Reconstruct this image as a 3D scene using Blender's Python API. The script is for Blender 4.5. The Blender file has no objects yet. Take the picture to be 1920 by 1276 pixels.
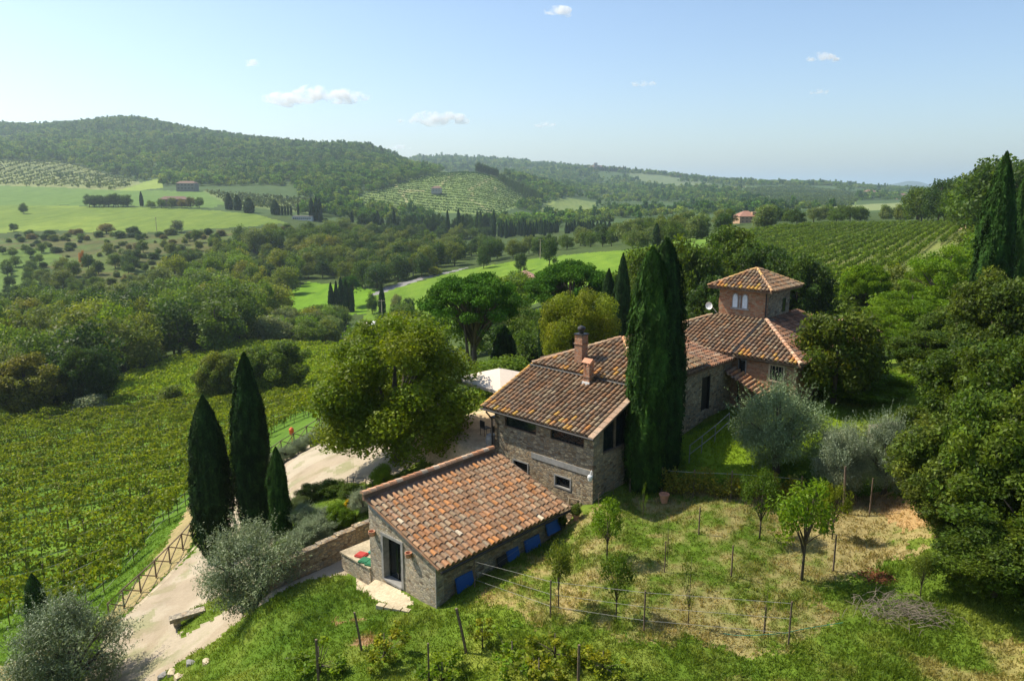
import bpy, math, random
import numpy as np
from mathutils import Vector, Matrix
# ---------------------------------------------------------------- camera, world, sun, exposure
S = bpy.context.scene
F, HY = 1400.0, 352.0
PITCH = math.atan((638 - HY) / F)
cd = bpy.data.cameras.new("camera"); cam = bpy.data.objects.new("camera", cd)
S.collection.objects.link(cam); S.camera = cam
cd.sensor_width = 36; cd.lens = 36 * F / 1920; cd.clip_start = 0.5; cd.clip_end = 60000
cam.location = (0, 0, 0); cam.rotation_euler = (math.pi / 2 - PITCH, 0, 0)
SUN_TO = Vector((-0.93, 0.36, 0)).normalized(); SUN_EL = math.radians(50)
W = bpy.data.worlds.new("World"); S.world = W; W.use_nodes = True
wn = W.node_tree; bg = wn.nodes["Background"]
sky = wn.nodes.new("ShaderNodeTexSky"); sky.sky_type = 'NISHITA'; sky.sun_disc = False
sky.sun_elevation = SUN_EL; sky.sun_rotation = math.atan2(SUN_TO.x, SUN_TO.y)
sky.air_density = 1.0; sky.dust_density = 1.5; sky.ozone_density = 3.0; sky.altitude = 250
wn.links.new(sky.outputs[0], bg.inputs[0]); bg.inputs[1].default_value = 0.13
sd = bpy.data.lights.new("sun", 'SUN'); sun = bpy.data.objects.new("sun", sd); S.collection.objects.link(sun)
sd.energy = 4.8; sd.angle = math.radians(0.5); sd.color = (1.0, 0.92, 0.76)
sun_dir = Vector((SUN_TO.x * math.cos(SUN_EL), SUN_TO.y * math.cos(SUN_EL), math.sin(SUN_EL)))
sun.rotation_euler = sun_dir.to_track_quat('Z', 'Y').to_euler()
S.view_settings.view_transform = 'Standard'; S.view_settings.look = 'None'
S.view_settings.exposure = 0.5; S.view_settings.gamma = 1.0; S.view_settings.use_curve_mapping = False
try:
    S.cycles.max_bounces = 6; S.cycles.diffuse_bounces = 3; S.cycles.transmission_bounces = 3
    S.cycles.transparent_max_bounces = 6; S.cycles.volume_bounces = 2; S.cycles.use_denoising = True
except Exception: pass
COL = S.collection
# ---------------------------------------------------------------- projection helpers
cP, sP = math.cos(PITCH), math.sin(PITCH)
def ray(px, py):
    u = (px - 960) / F; v = (638 - py) / F; y = cP + v * sP
    return u / y, (-sP + v * cP) / y          # X/Y and Z/Y
def projn(X, Y, Z):
    dep = Y * cP - Z * sP; up = Y * sP + Z * cP
    return 960 + F * X / dep, 638 - F * up / dep
# ---------------------------------------------------------------- numpy noise
def _h(ix, iy, s):
    n = (ix.astype(np.int64) * 374761393 + iy.astype(np.int64) * 668265263 + s * 144269) & 0x7fffffff
    n = ((n ^ (n >> 13)) * 1274126177) & 0x7fffffff
    return ((n ^ (n >> 16)) & 0xffff) / 65535.0
def vnoise(x, y, s=0):
    x = np.asarray(x, float); y = np.asarray(y, float)
    ix = np.floor(x); iy = np.floor(y); fx = x - ix; fy = y - iy
    fx = fx * fx * (3 - 2 * fx); fy = fy * fy * (3 - 2 * fy)
    a = _h(ix, iy, s); b = _h(ix + 1, iy, s); c = _h(ix, iy + 1, s); d = _h(ix + 1, iy + 1, s)
    return (a * (1 - fx) + b * fx) * (1 - fy) + (c * (1 - fx) + d * fx) * fy
def fbm(x, y, s=0, o=4):
    t = 0; a = .5
    for k in range(o): t = t + a * vnoise(x * 2 ** k, y * 2 ** k, s + k * 17); a *= .5
    return t / (1 - .5 ** o)
def sst(a, b, x):
    t = np.clip((x - a) / (b - a), 0, 1); return t * t * (3 - 2 * t)
# ---------------------------------------------------------------- house frame (A along the shed eave, B across)
TH = 0.816; OX, OY = -2.994, 27.023
AX, AY = math.cos(TH), math.sin(TH)
def toAB(x, y): return (x - OX) * AX + (y - OY) * AY, -(x - OX) * AY + (y - OY) * AX
def toXY(a, b): return OX + a * AX - b * AY, OY + a * AY + b * AX
# ---------------------------------------------------------------- terrain control points
ctl = []   # X/Y , lnY , Z/Y
def cy(px, *pts):
    for Y, py in pts:
        u, t = ray(px, py); ctl.append((u, math.log(Y), t))
def cz(px, py, z):
    u, t = ray(px, py); Y = z / t; ctl.append((u, math.log(Y), t))
def cab(a, b, z):
    x, y = toXY(a, b); ctl.append((x / y, math.log(y), z / y))
farL = [(61,1000),(89,850),(109,780),(150,715),(230,640),(320,565),(360,535),(430,480),(500,450),(530,437),(610,412),(720,385),(900,356),(1000,346),(1200,305),(1500,280),(1800,256),(2200,238),(3000,300),(6000,335)]
cy(-500, *farL); cy(-250, *farL); cy(0, *farL)
cy(250, (58,980),(85,850),(113,770),(152,705),(220,620),(300,560),(370,520),(440,470),(510,438),(590,412),(700,388),(880,360),(1050,345),(1250,320),(1500,290),(1800,255),(2200,228),(3000,300),(6000,335))
cy(500, (145,690),(185,640),(210,622),(290,577),(345,540),(400,500),(500,440),(560,417),(640,400),(800,376),(900,360),(1100,340),(1500,300),(1750,280),(2100,262),(3000,320),(6000,340))
cy(700, (140,690),(200,640),(260,600),(300,560),(330,535),(400,500),(470,470),(540,450),(600,428),(700,410),(850,390),(950,362),(1040,345),(1200,322),(1500,305),(1800,290),(2500,320),(3500,312),(6000,335))
cy(800, (320,522),(370,497),(470,462),(560,448),(650,432),(850,400),(930,380),(1040,350),(1200,322),(1330,318),(1700,330),(2500,320),(3500,299),(5000,330))
cy(900, (320,508),(400,480),(560,450),(650,432),(850,408),(950,380),(1080,350),(1220,318),(1330,318),(1700,335),(2500,325),(3500,302),(5000,335))
cy(1000, (120,600),(200,545),(300,500),(350,480),(520,450),(780,415),(1000,395),(1150,370),(1300,350),(1380,340),(1700,345),(2500,330),(4000,313),(6000,345))
cy(1120, (120,570),(240,482),(330,465),(450,450),(700,420),(1000,400),(1500,375),(2300,345),(2800,318),(3300,322),(4500,335),(8000,350))
cy(1250, (110,560),(180,490),(280,450),(500,422),(900,400),(1600,370),(2300,345),(2700,329),(3300,335),(6000,350))
cy(1400, (110,545),(160,490),(250,440),(310,423),(400,418),(480,415),(1000,390),(1600,365),(2400,343),(2900,347),(5000,352),(12000,353))
cy(1550, (110,545),(140,520),(160,500),(200,470),(260,440),(310,425),(420,412),(700,398),(1100,385),(1700,365),(2300,348),(2800,352),(5000,355),(12000,353.5))
cy(1700, (110,530),(160,485),(220,445),(280,428),(340,417),(450,408),(700,393),(1800,370),(4000,358),(7000,356),(12000,354))
cy(1850, (60,640),(90,540),(130,460),(180,428),(230,412),(300,400),(450,392),(1000,380),(4000,360),(12000,354))
cy(2150, (60,640),(90,540),(130,460),(180,428),(230,410),(300,400),(450,392),(1000,380),(4000,360),(12000,354))
cy(2500, (60,640),(130,460),(230,410),(450,392),(1000,380),(4000,360),(12000,354))
for _px in (-500,-250,0,250,500,700,800,900,1000,1120,1250,1400,1550,1700,1850,2150,2500): cy(_px, (18000,354), (32000,353.5))
for _px in (-500,-250,0,250,500,700,800,900): cy(_px, (10000,350))
for p in [(819,1140,-16.4),(640,1070,-17.2),(560,1090,-17.6),(700,1200,-16.6),(500,1130,-18.6),(560,1200,-17.3),(560,1276,-17.2),(730,1276,-16.3),
          (900,1276,-15.9),(1083,1276,-15.6),(880,1120,-15.8),(960,1140,-15.6),(1030,1155,-15.5),(1207,1185,-15.2),(1478,1210,-14.9),(1503,1085,-14.7),
          (1371,1080,-14.8),(1310,1000,-14.65),(1118,950,-14.6),(1190,920,-14.5),(1300,925,-14.4),(1480,925,-14.1),(1630,930,-13.8),(1700,1000,-13.9),
          (1700,1150,-14.3),(1900,1250,-14.4),(1900,1100,-13.6),(1950,950,-12.5),(1455,872,-13.3),(1330,850,-13.25),(1600,860,-13.1),(1560,770,-12.2),
          (1800,800,-11.6),(1950,760,-10.5),(1700,690,-10.8),(1300,1400,-15.2),(800,1400,-16.2),(1700,1400,-14.8),(300,1400,-20.5),
          (340,1062,-22),(232,1152,-22.3),(285,1105,-22.1),(120,1240,-23.4),(450,960,-20.4),(400,1010,-21.3),(560,890,-17.9),(640,880,-16.4),(600,835,-18.3),(530,870,-19.3),
          (385,1180,-20.6),(290,1240,-21.6),(470,1190,-18.9),(430,1240,-18.9),(380,1300,-19.2),(200,1300,-22.6),
          (300,1025,-23.6),(245,1060,-25.6),(180,1120,-26.0),(330,950,-26.8),(430,870,-27.2),(520,810,-26.5),(560,775,-26.5),(620,735,-30),(50,1150,-27.2),(-100,1250,-27),
          (500,1040,-19.0),(200,900,-30)]:
    cz(*p)
for p in [(10,8,-13.5),(12,12,-14.2),(16,9,-13.6),(22,10,-14),(30,10,-15),(40,6,-15.5),(6,10,-15.3),(8.5,7,-14.4),(3,9,-15.7),(-1.5,8.6,-16.5),(4,11.5,-16.0),(2,14,-17.2),
          (0,2,-16.5),(4,2,-16.4),(8,1,-15.9),(8.2,-.6,-15.1),(4,-.4,-15.9),(12,2,-14.2),(16,0,-13.3),(18,-2,-12.9),(22,-3,-12.4),(24,-6,-12.0),(30,-6,-12.2),(34,0,-13.5),(40,-8,-12.5),(16,-9,-13.8),
          (55,5,-17),(60,20,-20),(45,25,-20)]:
    cab(*p)
ctl = np.array(ctl); SU = 2.2
_P = np.c_[ctl[:, 0] * SU, ctl[:, 1]]; MC = 0.05
_D = np.sqrt(((_P[:, None] - _P[None]) ** 2).sum(-1) + MC * MC)
_n = len(_P)
_A = np.zeros((_n + 3, _n + 3)); _A[:_n, :_n] = _D - np.eye(_n) * 0.004
_A[:_n, _n] = 1; _A[:_n, _n + 1:] = _P; _A[_n:, :_n] = _A[:_n, _n:].T
_wts = np.linalg.solve(_A, np.r_[ctl[:, 2], 0, 0, 0])
def H(X, Y, detail=True):
    X = np.atleast_1d(np.asarray(X, float)); Y = np.atleast_1d(np.asarray(Y, float)); sh = X.shape
    X = X.ravel(); Y = np.maximum(Y.ravel(), 5.0)
    out = np.empty(len(X))
    for i in range(0, len(X), 20000):
        x = X[i:i + 20000]; y = Y[i:i + 20000]; p0 = np.clip(x / y, -1.5, 1.5) * SU; p1 = np.log(y)
        r = np.sqrt((p0[:, None] - _P[None, :, 0]) ** 2 + (p1[:, None] - _P[None, :, 1]) ** 2 + MC * MC)
        out[i:i + 20000] = (r @ _wts[:_n] + _wts[_n] + _wts[_n + 1] * p0 + _wts[_n + 2] * p1) * y
    if detail:
        far = sst(900, 1500, Y)
        out += far * (fbm(X / 330, Y / 330, 5) - .5) * 46 * sst(0, 900, 2600 - Y + 0 * X) * (X / Y < .05)
        out += sst(40, 120, Y) * (fbm(X / 40, Y / 40, 9) - .5) * 1.4
        out += (fbm(X / 2.2, Y / 2.2, 3) - .5) * .22 * sst(0, 1, 1)
    a, b = toAB(X, Y)
    # terrace left of the shed: flat court cut into the bank
    m = (sst(-5.5, -3.0, a) * (1 - sst(7.6, 8.2, a))) * (sst(4.0, 4.6, b) * (1 - sst(7.28, 7.55, b)))
    out = out * (1 - m) + (-17.15 + .07 * np.clip(a, 0, 9)) * m
    # paved strip between shed and house
    m = (sst(7.4, 7.8, a) * (1 - sst(9.2, 9.6, a))) * (sst(-.25, .25, b) * (1 - sst(5.2, 5.8, b)))
    out = out * (1 - m) + (-15.85) * m
    # level patio beside the house
    m = (sst(7.8, 8.6, a) * (1 - sst(18, 22, a))) * (sst(5.3, 6, b) * (1 - sst(10.5, 13, b)))
    out = out * (1 - m) + (-13.5) * m
    return out.reshape(sh)
def h1(x, y): return float(H(x, y)[0])
def G(px, py, ymin=12, ymax=20000):
    """first point where the sight line meets the ground"""
    u, t = ray(px, py)
    Y = np.exp(np.linspace(math.log(ymin), math.log(ymax), 900)); d = H(u * Y, Y) - t * Y
    k = np.argmax(d > 0)
    if d[k] <= 0: return None
    lo, hi = Y[max(k - 1, 0)], Y[k]
    YY = np.linspace(lo, hi, 24); dd = H(u * YY, YY) - t * YY; j = np.argmax(dd > 0)
    y = YY[j]; return np.array([u * y, y, float(H(u * y, y)[0])])
def inpoly(x, y, poly):
    x = np.asarray(x, float); y = np.asarray(y, float); c = np.zeros(x.shape, bool); n = len(poly)
    for i in range(n):
        x1, y1 = poly[i]; x2, y2 = poly[(i + 1) % n]
        if y1 == y2: continue
        k = ((y1 > y) != (y2 > y)) & (x < (x2 - x1) * (y - y1) / (y2 - y1) + x1)
        c ^= k
    return c
# ---------------------------------------------------------------- materials
def mat(name):
    m = bpy.data.materials.new(name); m.use_nodes = True; nt = m.node_tree
    return m, nt, nt.nodes["Principled BSDF"]
def N(nt, t, **k):
    n = nt.nodes.new(t)
    for a, b in k.items(): setattr(n, a, b)
    return n
def mixc(nt, a, b, fac, mode='MIX'):
    n = N(nt, "ShaderNodeMix", data_type='RGBA', blend_type=mode)
    for s, v in ((n.inputs[0], fac), (n.inputs[6], a), (n.inputs[7], b)):
        if hasattr(v, 'is_linked') or isinstance(v, bpy.types.NodeSocket): nt.links.new(v, s)
        elif isinstance(v, (int, float)): s.default_value = v
        else: s.default_value = (*v, 1) if len(v) == 3 else v
    return n.outputs[2]
def ramp(nt, fac, stops):
    r = N(nt, "ShaderNodeValToRGB"); nt.links.new(fac, r.inputs[0]); e = r.color_ramp.elements
    while len(e) < len(stops): e.new(.5)
    for q, (p, c) in zip(e, stops): q.position = p; q.color = (*c, 1) if len(c) == 3 else c
    return r.outputs[0]
def noise(nt, vec, scale, detail=4, rough=.55):
    n = N(nt, "ShaderNodeTexNoise"); n.inputs["Scale"].default_value = scale; n.inputs["Detail"].default_value = detail
    n.inputs["Roughness"].default_value = rough
    if vec is not None: nt.links.new(vec, n.inputs["Vector"])
    return n.outputs[0]
def bump(nt, p, h, strength, dist=.02):
    b = N(nt, "ShaderNodeBump"); b.inputs["Strength"].default_value = strength; b.inputs["Distance"].default_value = dist
    nt.links.new(h, b.inputs["Height"]); nt.links.new(b.outputs[0], p.inputs["Normal"])
def attr(nt, name="Col"):
    a = N(nt, "ShaderNodeAttribute"); a.attribute_name = name; return a.outputs["Color"]
def plain(name, c, rough=.7, metal=0., nscale=None, namt=.25, obj=True):
    m, nt, p = mat(name); p.inputs["Roughness"].default_value = rough; p.inputs["Metallic"].default_value = metal
    tc = N(nt, "ShaderNodeTexCoord").outputs["Object"]
    f = noise(nt, tc, nscale or 6)
    k = ramp(nt, f, [(.3, tuple(x * (1 - namt) for x in c)), (.7, tuple(min(1, x * (1 + namt)) for x in c))])
    nt.links.new(k, p.inputs["Base Color"]); return m
def foliage(name, trans=.42, rough=.55, spec=.14):
    m, nt, p = mat(name)
    oi = N(nt, "ShaderNodeObjectInfo")
    c = mixc(nt, attr(nt), oi.outputs["Color"], 1.0, 'MULTIPLY')
    rn = ramp(nt, oi.outputs["Random"], [(0, (.82, .86, .85)), (1, (1.15, 1.1, 1.05))])
    c = mixc(nt, c, rn, 1.0, 'MULTIPLY')
    if name == 'far_leaf':
        geo = N(nt, "ShaderNodeNewGeometry").outputs["Position"]
        c = mixc(nt, c, ramp(nt, noise(nt, geo, .0065, 5, .6), [(.36, (.62, .78, .9)), (.5, (1, 1, 1)), (.64, (1.45, 1.3, 1.15))]), 1.0, 'MULTIPLY')
    nt.links.new(c, p.inputs["Base Color"]); p.inputs["Roughness"].default_value = rough
    p.inputs["Specular IOR Level"].default_value = spec
    tr = N(nt, "ShaderNodeBsdfTranslucent"); tc = mixc(nt, c, (1.0, 1.05, .35), .95, 'MULTIPLY')
    g = N(nt, "ShaderNodeGamma"); nt.links.new(tc, g.inputs[0]); g.inputs[1].default_value = .85
    nt.links.new(g.outputs[0], tr.inputs[0])
    mx = N(nt, "ShaderNodeMixShader"); mx.inputs[0].default_value = trans
    nt.links.new(p.outputs[0], mx.inputs[1]); nt.links.new(tr.outputs[0], mx.inputs[2])
    nt.links.new(mx.outputs[0], nt.nodes["Material Output"].inputs[0]); return m
M = {}
M['leaf'] = foliage("leaf_green", spec=.22); M['needle'] = foliage("needle_green", .18, .65, .08); M['olive_leaf'] = foliage("olive_leaf", .15, .5, .4)
M['farleaf'] = foliage("far_leaf", .32, .8, .03)
M['bark'] = plain("bark", (.085, .065, .048), .9, nscale=9, namt=.4)
def stone(name, stops, mortar, sc=(3.0, 3.0, 6.0), mw=.07):
    m, nt, p = mat(name); tc = N(nt, "ShaderNodeTexCoord").outputs["Object"]
    mp = N(nt, "ShaderNodeMapping"); nt.links.new(tc, mp.inputs[0]); mp.inputs["Scale"].default_value = sc
    wob = noise(nt, mp.outputs[0], 1.3, 3)
    add = N(nt, "ShaderNodeVectorMath", operation='MULTIPLY_ADD'); nt.links.new(wob, add.inputs[0]); add.inputs[1].default_value = (.5, .5, .5); nt.links.new(mp.outputs[0], add.inputs[2])
    v = N(nt, "ShaderNodeTexVoronoi"); nt.links.new(add.outputs[0], v.inputs["Vector"]); v.inputs["Scale"].default_value = 1; v.inputs["Randomness"].default_value = .85
    ve = N(nt, "ShaderNodeTexVoronoi", feature='DISTANCE_TO_EDGE'); nt.links.new(add.outputs[0], ve.inputs["Vector"]); ve.inputs["Scale"].default_value = 1; ve.inputs["Randomness"].default_value = .85
    sp = N(nt, "ShaderNodeSeparateColor"); nt.links.new(v.outputs["Color"], sp.inputs[0])
    c = ramp(nt, sp.outputs[0], stops)
    c = mixc(nt, c, ramp(nt, noise(nt, tc, 14, 5), [(.3, (.6, .6, .6)), (.7, (1.25, 1.25, 1.25))]), .8, 'MULTIPLY')
    c = mixc(nt, c, ramp(nt, noise(nt, tc, .7, 3), [(.3, (.72, .7, .68)), (.7, (1.15, 1.12, 1.05))]), .8, 'MULTIPLY')
    e = ramp(nt, ve.outputs["Distance"], [(mw * .35, (0, 0, 0)), (mw * 1.5, (1, 1, 1))])
    c = mixc(nt, mortar, c, e)
    nt.links.new(c, p.inputs["Base Color"]); p.inputs["Roughness"].default_value = .92
    hh = mixc(nt, e, noise(nt, tc, 22, 3), .35)
    bump(nt, p, hh, .9, .035); return m
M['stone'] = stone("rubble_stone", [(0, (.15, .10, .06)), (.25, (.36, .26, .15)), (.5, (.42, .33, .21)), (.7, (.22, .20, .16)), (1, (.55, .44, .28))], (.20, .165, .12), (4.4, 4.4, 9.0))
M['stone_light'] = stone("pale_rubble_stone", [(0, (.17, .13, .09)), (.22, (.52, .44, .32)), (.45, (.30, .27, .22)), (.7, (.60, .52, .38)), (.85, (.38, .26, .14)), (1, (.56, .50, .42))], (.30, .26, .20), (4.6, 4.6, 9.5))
M['brickish'] = stone("brick_and_stone", [(0, (.28, .12, .06)), (.35, (.40, .19, .10)), (.6, (.33, .22, .13)), (.8, (.46, .25, .14)), (1, (.42, .33, .22))], (.30, .22, .15), (4.0, 4.0, 11.0), .06)
M['chim'] = stone("chimney_brick", [(0, (.30, .12, .06)), (.5, (.42, .19, .10)), (1, (.5, .27, .16))], (.36, .28, .22), (4.2, 4.2, 14.0), .06)
def tilemat():
    m, nt, p = mat("terracotta_tile"); tc = N(nt, "ShaderNodeTexCoord").outputs["Object"]
    c = mixc(nt, attr(nt), ramp(nt, noise(nt, tc, 16, 5, .7), [(.25, (.5, .5, .52)), (.5, (1, 1, 1)), (.75, (1.35, 1.3, 1.2))]), .85, 'MULTIPLY')
    c = mixc(nt, c, (.30, .29, .24), ramp(nt, noise(nt, tc, 2.3, 6, .75), [(.52, (0, 0, 0)), (.72, (.75, .75, .75))]))
    nt.links.new(c, p.inputs["Base Color"]); p.inputs["Roughness"].default_value = .9; p.inputs["Specular IOR Level"].default_value = .2
    bump(nt, p, noise(nt, tc, 40, 4), .5, .01); return m
M['tile'] = tilemat()
M['wood'] = plain("weathered_wood", (.16, .11, .075), .85, nscale=12, namt=.4)
M['palewood'] = plain("pale_wood", (.42, .33, .22), .8, nscale=10)
M['metal'] = plain("dark_metal", (.035, .033, .032), .5, .3)
M['grey'] = plain("grey_cement", (.27, .26, .24), .9, nscale=4, namt=.25)
M['glass'] = plain("dark_glass", (.012, .016, .018), .08)
M['voidm'] = plain("dark_interior", (.015, .014, .013), .6)
M['white'] = plain("white_paint", (.72, .72, .7), .5, namt=.06)
M['cream'] = plain("cream_canvas", (.66, .56, .45), .85, namt=.06)
M['blue'] = plain("blue_board", (.018, .10, .34), .6, namt=.2, nscale=2)
M['terra'] = plain("terracotta", (.50, .24, .14), .85)
M['wire'] = plain("wire", (.30, .29, .26), .6, .1); M['twig'] = plain('twig', (.19, .155, .115), .9, namt=.5, nscale=3)
M['green_hose'] = plain("green_hose", (.03, .20, .12), .6)
for k_, c_ in dict(yellow=(.75, .52, .02), red=(.42, .04, .03), dkgreen=(.02, .16, .07), orange=(.8, .25, .02), teal=(.03, .33, .27), rubber=(.02, .02, .02), curtain=(.62, .68, .72), orangeplastic=(.75, .12, .02), brownleaf=(.30, .10, .04)).items():
    M[k_] = plain(k_, c_, .6, namt=.12)
def groundmat():
    m, nt, p = mat("ground_cover"); geo = N(nt, "ShaderNodeNewGeometry").outputs["Position"]
    c = attr(nt)
    c = mixc(nt, c, ramp(nt, noise(nt, geo, 3.5, 6, .7), [(.3, (.6, .62, .55)), (.5, (1, 1, 1)), (.72, (1.35, 1.3, 1.3))]), .9, 'MULTIPLY')
    c = mixc(nt, c, ramp(nt, noise(nt, geo, .12, 5, .65), [(.3, (.78, .8, .75)), (.7, (1.2, 1.16, 1.15))]), .9, 'MULTIPLY')
    mp = N(nt, "ShaderNodeMapping"); nt.links.new(geo, mp.inputs[0]); mp.inputs["Scale"].default_value = (.16, .016, .05); mp.inputs["Rotation"].default_value = (0, 0, 1.1)
    c = mixc(nt, c, ramp(nt, noise(nt, mp.outputs[0], 1.0, 6, .7), [(.32, (.72, .80, .7)), (.5, (1, 1, 1)), (.68, (1.28, 1.16, 1.1))]), .8, 'MULTIPLY')
    nt.links.new(c, p.inputs["Base Color"]); p.inputs["Roughness"].default_value = .95; p.inputs["Specular IOR Level"].default_value = .1
    bump(nt, p, noise(nt, geo, 5, 6, .7), .7, .12); return m
def gravelmat(name, c, sc=7.0, am=.0):
    m, nt, p = mat(name); geo = N(nt, "ShaderNodeNewGeometry").outputs["Position"]
    k = ramp(nt, noise(nt, geo, .55, 6, .65), [(.30, tuple(x * .55 for x in c)), (.5, c), (.7, tuple(min(.9, x * 1.22) for x in c))])
    k = mixc(nt, k, ramp(nt, noise(nt, geo, sc, 5, .75), [(.3, (.68, .67, .65)), (.7, (1.25, 1.25, 1.25))]), .9, 'MULTIPLY')
    k = mixc(nt, k, attr(nt), am, 'MIX')
    nt.links.new(k, p.inputs["Base Color"]); p.inputs["Roughness"].default_value = .95; p.inputs["Specular IOR Level"].default_value = .1
    bump(nt, p, noise(nt, geo, sc * 1.5, 4, .7), .6, .04); return m
M['ground'] = groundmat(); M['gravel'] = gravelmat("gravel", (.42, .355, .265), am=.7); M['road'] = gravelmat("asphalt", (.24, .235, .23), 2)
M['soil'] = gravelmat("pale_soil", (.56, .43, .27)); M['concrete'] = gravelmat("concrete_slab", (.50, .42, .29), 9)
# ---------------------------------------------------------------- mesh helpers
def link(name, me, parent=None, label=None, cat=None, group=None, kind=None):
    o = bpy.data.objects.new(name, me); COL.objects.link(o)
    if parent is not None: o.parent = parent
    for k, v in (('label', label), ('category', cat), ('group', group), ('kind', kind)):
        if v: o[k] = v
    return o
def thing(name, label, cat, loc, rz=0, group=None):
    o = link(name, None, None, label, cat, group); o.location = loc; o.rotation_euler = (0, 0, rz); o.empty_display_size = .3
    return o
def npmesh(name, V, Q, mats, col=None, mi=None, smooth=False):
    """V (n,3); Q (m,4) or (m,3) int; col per face (m,3)"""
    me = bpy.data.meshes.new(name); V = np.asarray(V, np.float32); Q = np.asarray(Q, np.int32); m, k = Q.shape
    me.vertices.add(len(V)); me.vertices.foreach_set("co", V.ravel())
    me.loops.add(m * k); me.loops.foreach_set("vertex_index", Q.ravel())
    me.polygons.add(m); me.polygons.foreach_set("loop_start", np.arange(m, dtype=np.int32) * k)
    try: me.polygons.foreach_set("loop_total", np.full(m, k, np.int32))
    except Exception: pass
    for q in mats: me.materials.append(q)
    if mi is not None: me.polygons.foreach_set("material_index", np.asarray(mi, np.int32))
    if smooth: me.polygons.foreach_set("use_smooth", np.ones(m, bool))
    if col is not None:
        a = me.color_attributes.new("Col", 'FLOAT_COLOR', 'CORNER')
        c = np.ones((m, 4), np.float32); c[:, :3] = col; a.data.foreach_set("color", np.repeat(c, k, 0).ravel())
    me.update(calc_edges=True); me.validate(); return me
class MB:
    def __init__(s): s.v = []; s.f = []; s.c = []; s.m = []
    def face(s, pts, c=(1, 1, 1), m=0):
        i = len(s.v); s.v += [tuple(p) for p in pts]; s.f.append(tuple(range(i, i + len(pts)))); s.c.append(c); s.m.append(m)
    def mesh(s, vs, fs, c=(1, 1, 1), m=0):
        i = len(s.v); s.v += [tuple(p) for p in vs]
        for f in fs: s.f.append(tuple(i + k for k in f)); s.c.append(c); s.m.append(m)
    def box(s, x0, x1, y0, y1, z0, z1, c=(1, 1, 1), m=0):
        s.mesh([(x0, y0, z0), (x1, y0, z0), (x1, y1, z0), (x0, y1, z0), (x0, y0, z1), (x1, y0, z1), (x1, y1, z1), (x0, y1, z1)],
               [(0, 3, 2, 1), (4, 5, 6, 7), (0, 1, 5, 4), (1, 2, 6, 5), (2, 3, 7, 6), (3, 0, 4, 7)], c, m)
    def obox(s, p, q, w, h, c=(1, 1, 1), m=0, up=(0, 0, 1)):
        p = Vector(p); q = Vector(q); d = (q - p).normalized(); sd_ = d.cross(Vector(up))
        if sd_.length < 1e-3: sd_ = d.cross(Vector((1, 0, 0)))
        sd_.normalize(); u = sd_.cross(d)
        v = [r + sd_ * (a * w / 2) + u * (b * h / 2) for r in (p, q) for a, b in ((-1, -1), (1, -1), (1, 1), (-1, 1))]
        s.mesh(v, [(0, 1, 2, 3), (7, 6, 5, 4), (0, 4, 5, 1), (1, 5, 6, 2), (2, 6, 7, 3), (3, 7, 4, 0)], c, m)
    def prism(s, poly, ax, t0, t1, c=(1, 1, 1), m=0):
        """poly 2-D extruded along axis ax ('x': poly is (y,z); 'y': (x,z); 'z': (x,y))"""
        def P(a, b, t): return (t, a, b) if ax == 'x' else (a, t, b) if ax == 'y' else (a, b, t)
        n = len(poly); v = [P(a, b, t0) for a, b in poly] + [P(a, b, t1) for a, b in poly]
        s.mesh(v, [tuple(range(n))[::-1], tuple(range(n, 2 * n))] + [(i, (i + 1) % n, n + (i + 1) % n, n + i) for i in range(n)], c, m)
    def tube(s, pts, rad, seg=6, c=(1, 1, 1), m=0, cap=True):
        pts = [Vector(p) for p in pts]; i0 = len(s.v); n = len(pts)
        if not hasattr(rad, '__len__'): rad = [rad] * n
        ref = Vector((.3, .9, .2)).normalized()
        for k, p in enumerate(pts):
            d = (pts[min(k + 1, n - 1)] - pts[max(k - 1, 0)]).normalized(); a = d.cross(ref)
            if a.length < .05: a = d.cross(Vector((1, 0, 0)))
            a.normalize(); b = d.cross(a)
            for j in range(seg):
                t = 2 * math.pi * j / seg; s.v.append(tuple(p + a * (math.cos(t) * rad[k]) + b * (math.sin(t) * rad[k])))
        for k in range(n - 1):
            for j in range(seg):
                s.f.append((i0 + k * seg + j, i0 + k * seg + (j + 1) % seg, i0 + (k + 1) * seg + (j + 1) % seg, i0 + (k + 1) * seg + j)); s.c.append(c); s.m.append(m)
        if cap:
            s.f.append(tuple(i0 + j for j in range(seg))[::-1]); s.f.append(tuple(i0 + (n - 1) * seg + j for j in range(seg)))
            s.c += [c, c]; s.m += [m, m]
    def lathe(s, prof, seg=12, c=(1, 1, 1), m=0, o=(0, 0, 0)):
        i0 = len(s.v)
        for r, z in prof:
            for j in range(seg):
                t = 2 * math.pi * j / seg; s.v.append((o[0] + r * math.cos(t), o[1] + r * math.sin(t), o[2] + z))
        for k in range(len(prof) - 1):
            for j in range(seg):
                s.f.append((i0 + k * seg + j, i0 + k * seg + (j + 1) % seg, i0 + (k + 1) * seg + (j + 1) % seg, i0 + (k + 1) * seg + j)); s.c.append(c); s.m.append(m)
        s.f.append(tuple(i0 + j for j in range(seg))[::-1]); s.f.append(tuple(i0 + (len(prof) - 1) * seg + j for j in range(seg)))
        s.c += [c, c]; s.m += [m, m]
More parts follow.
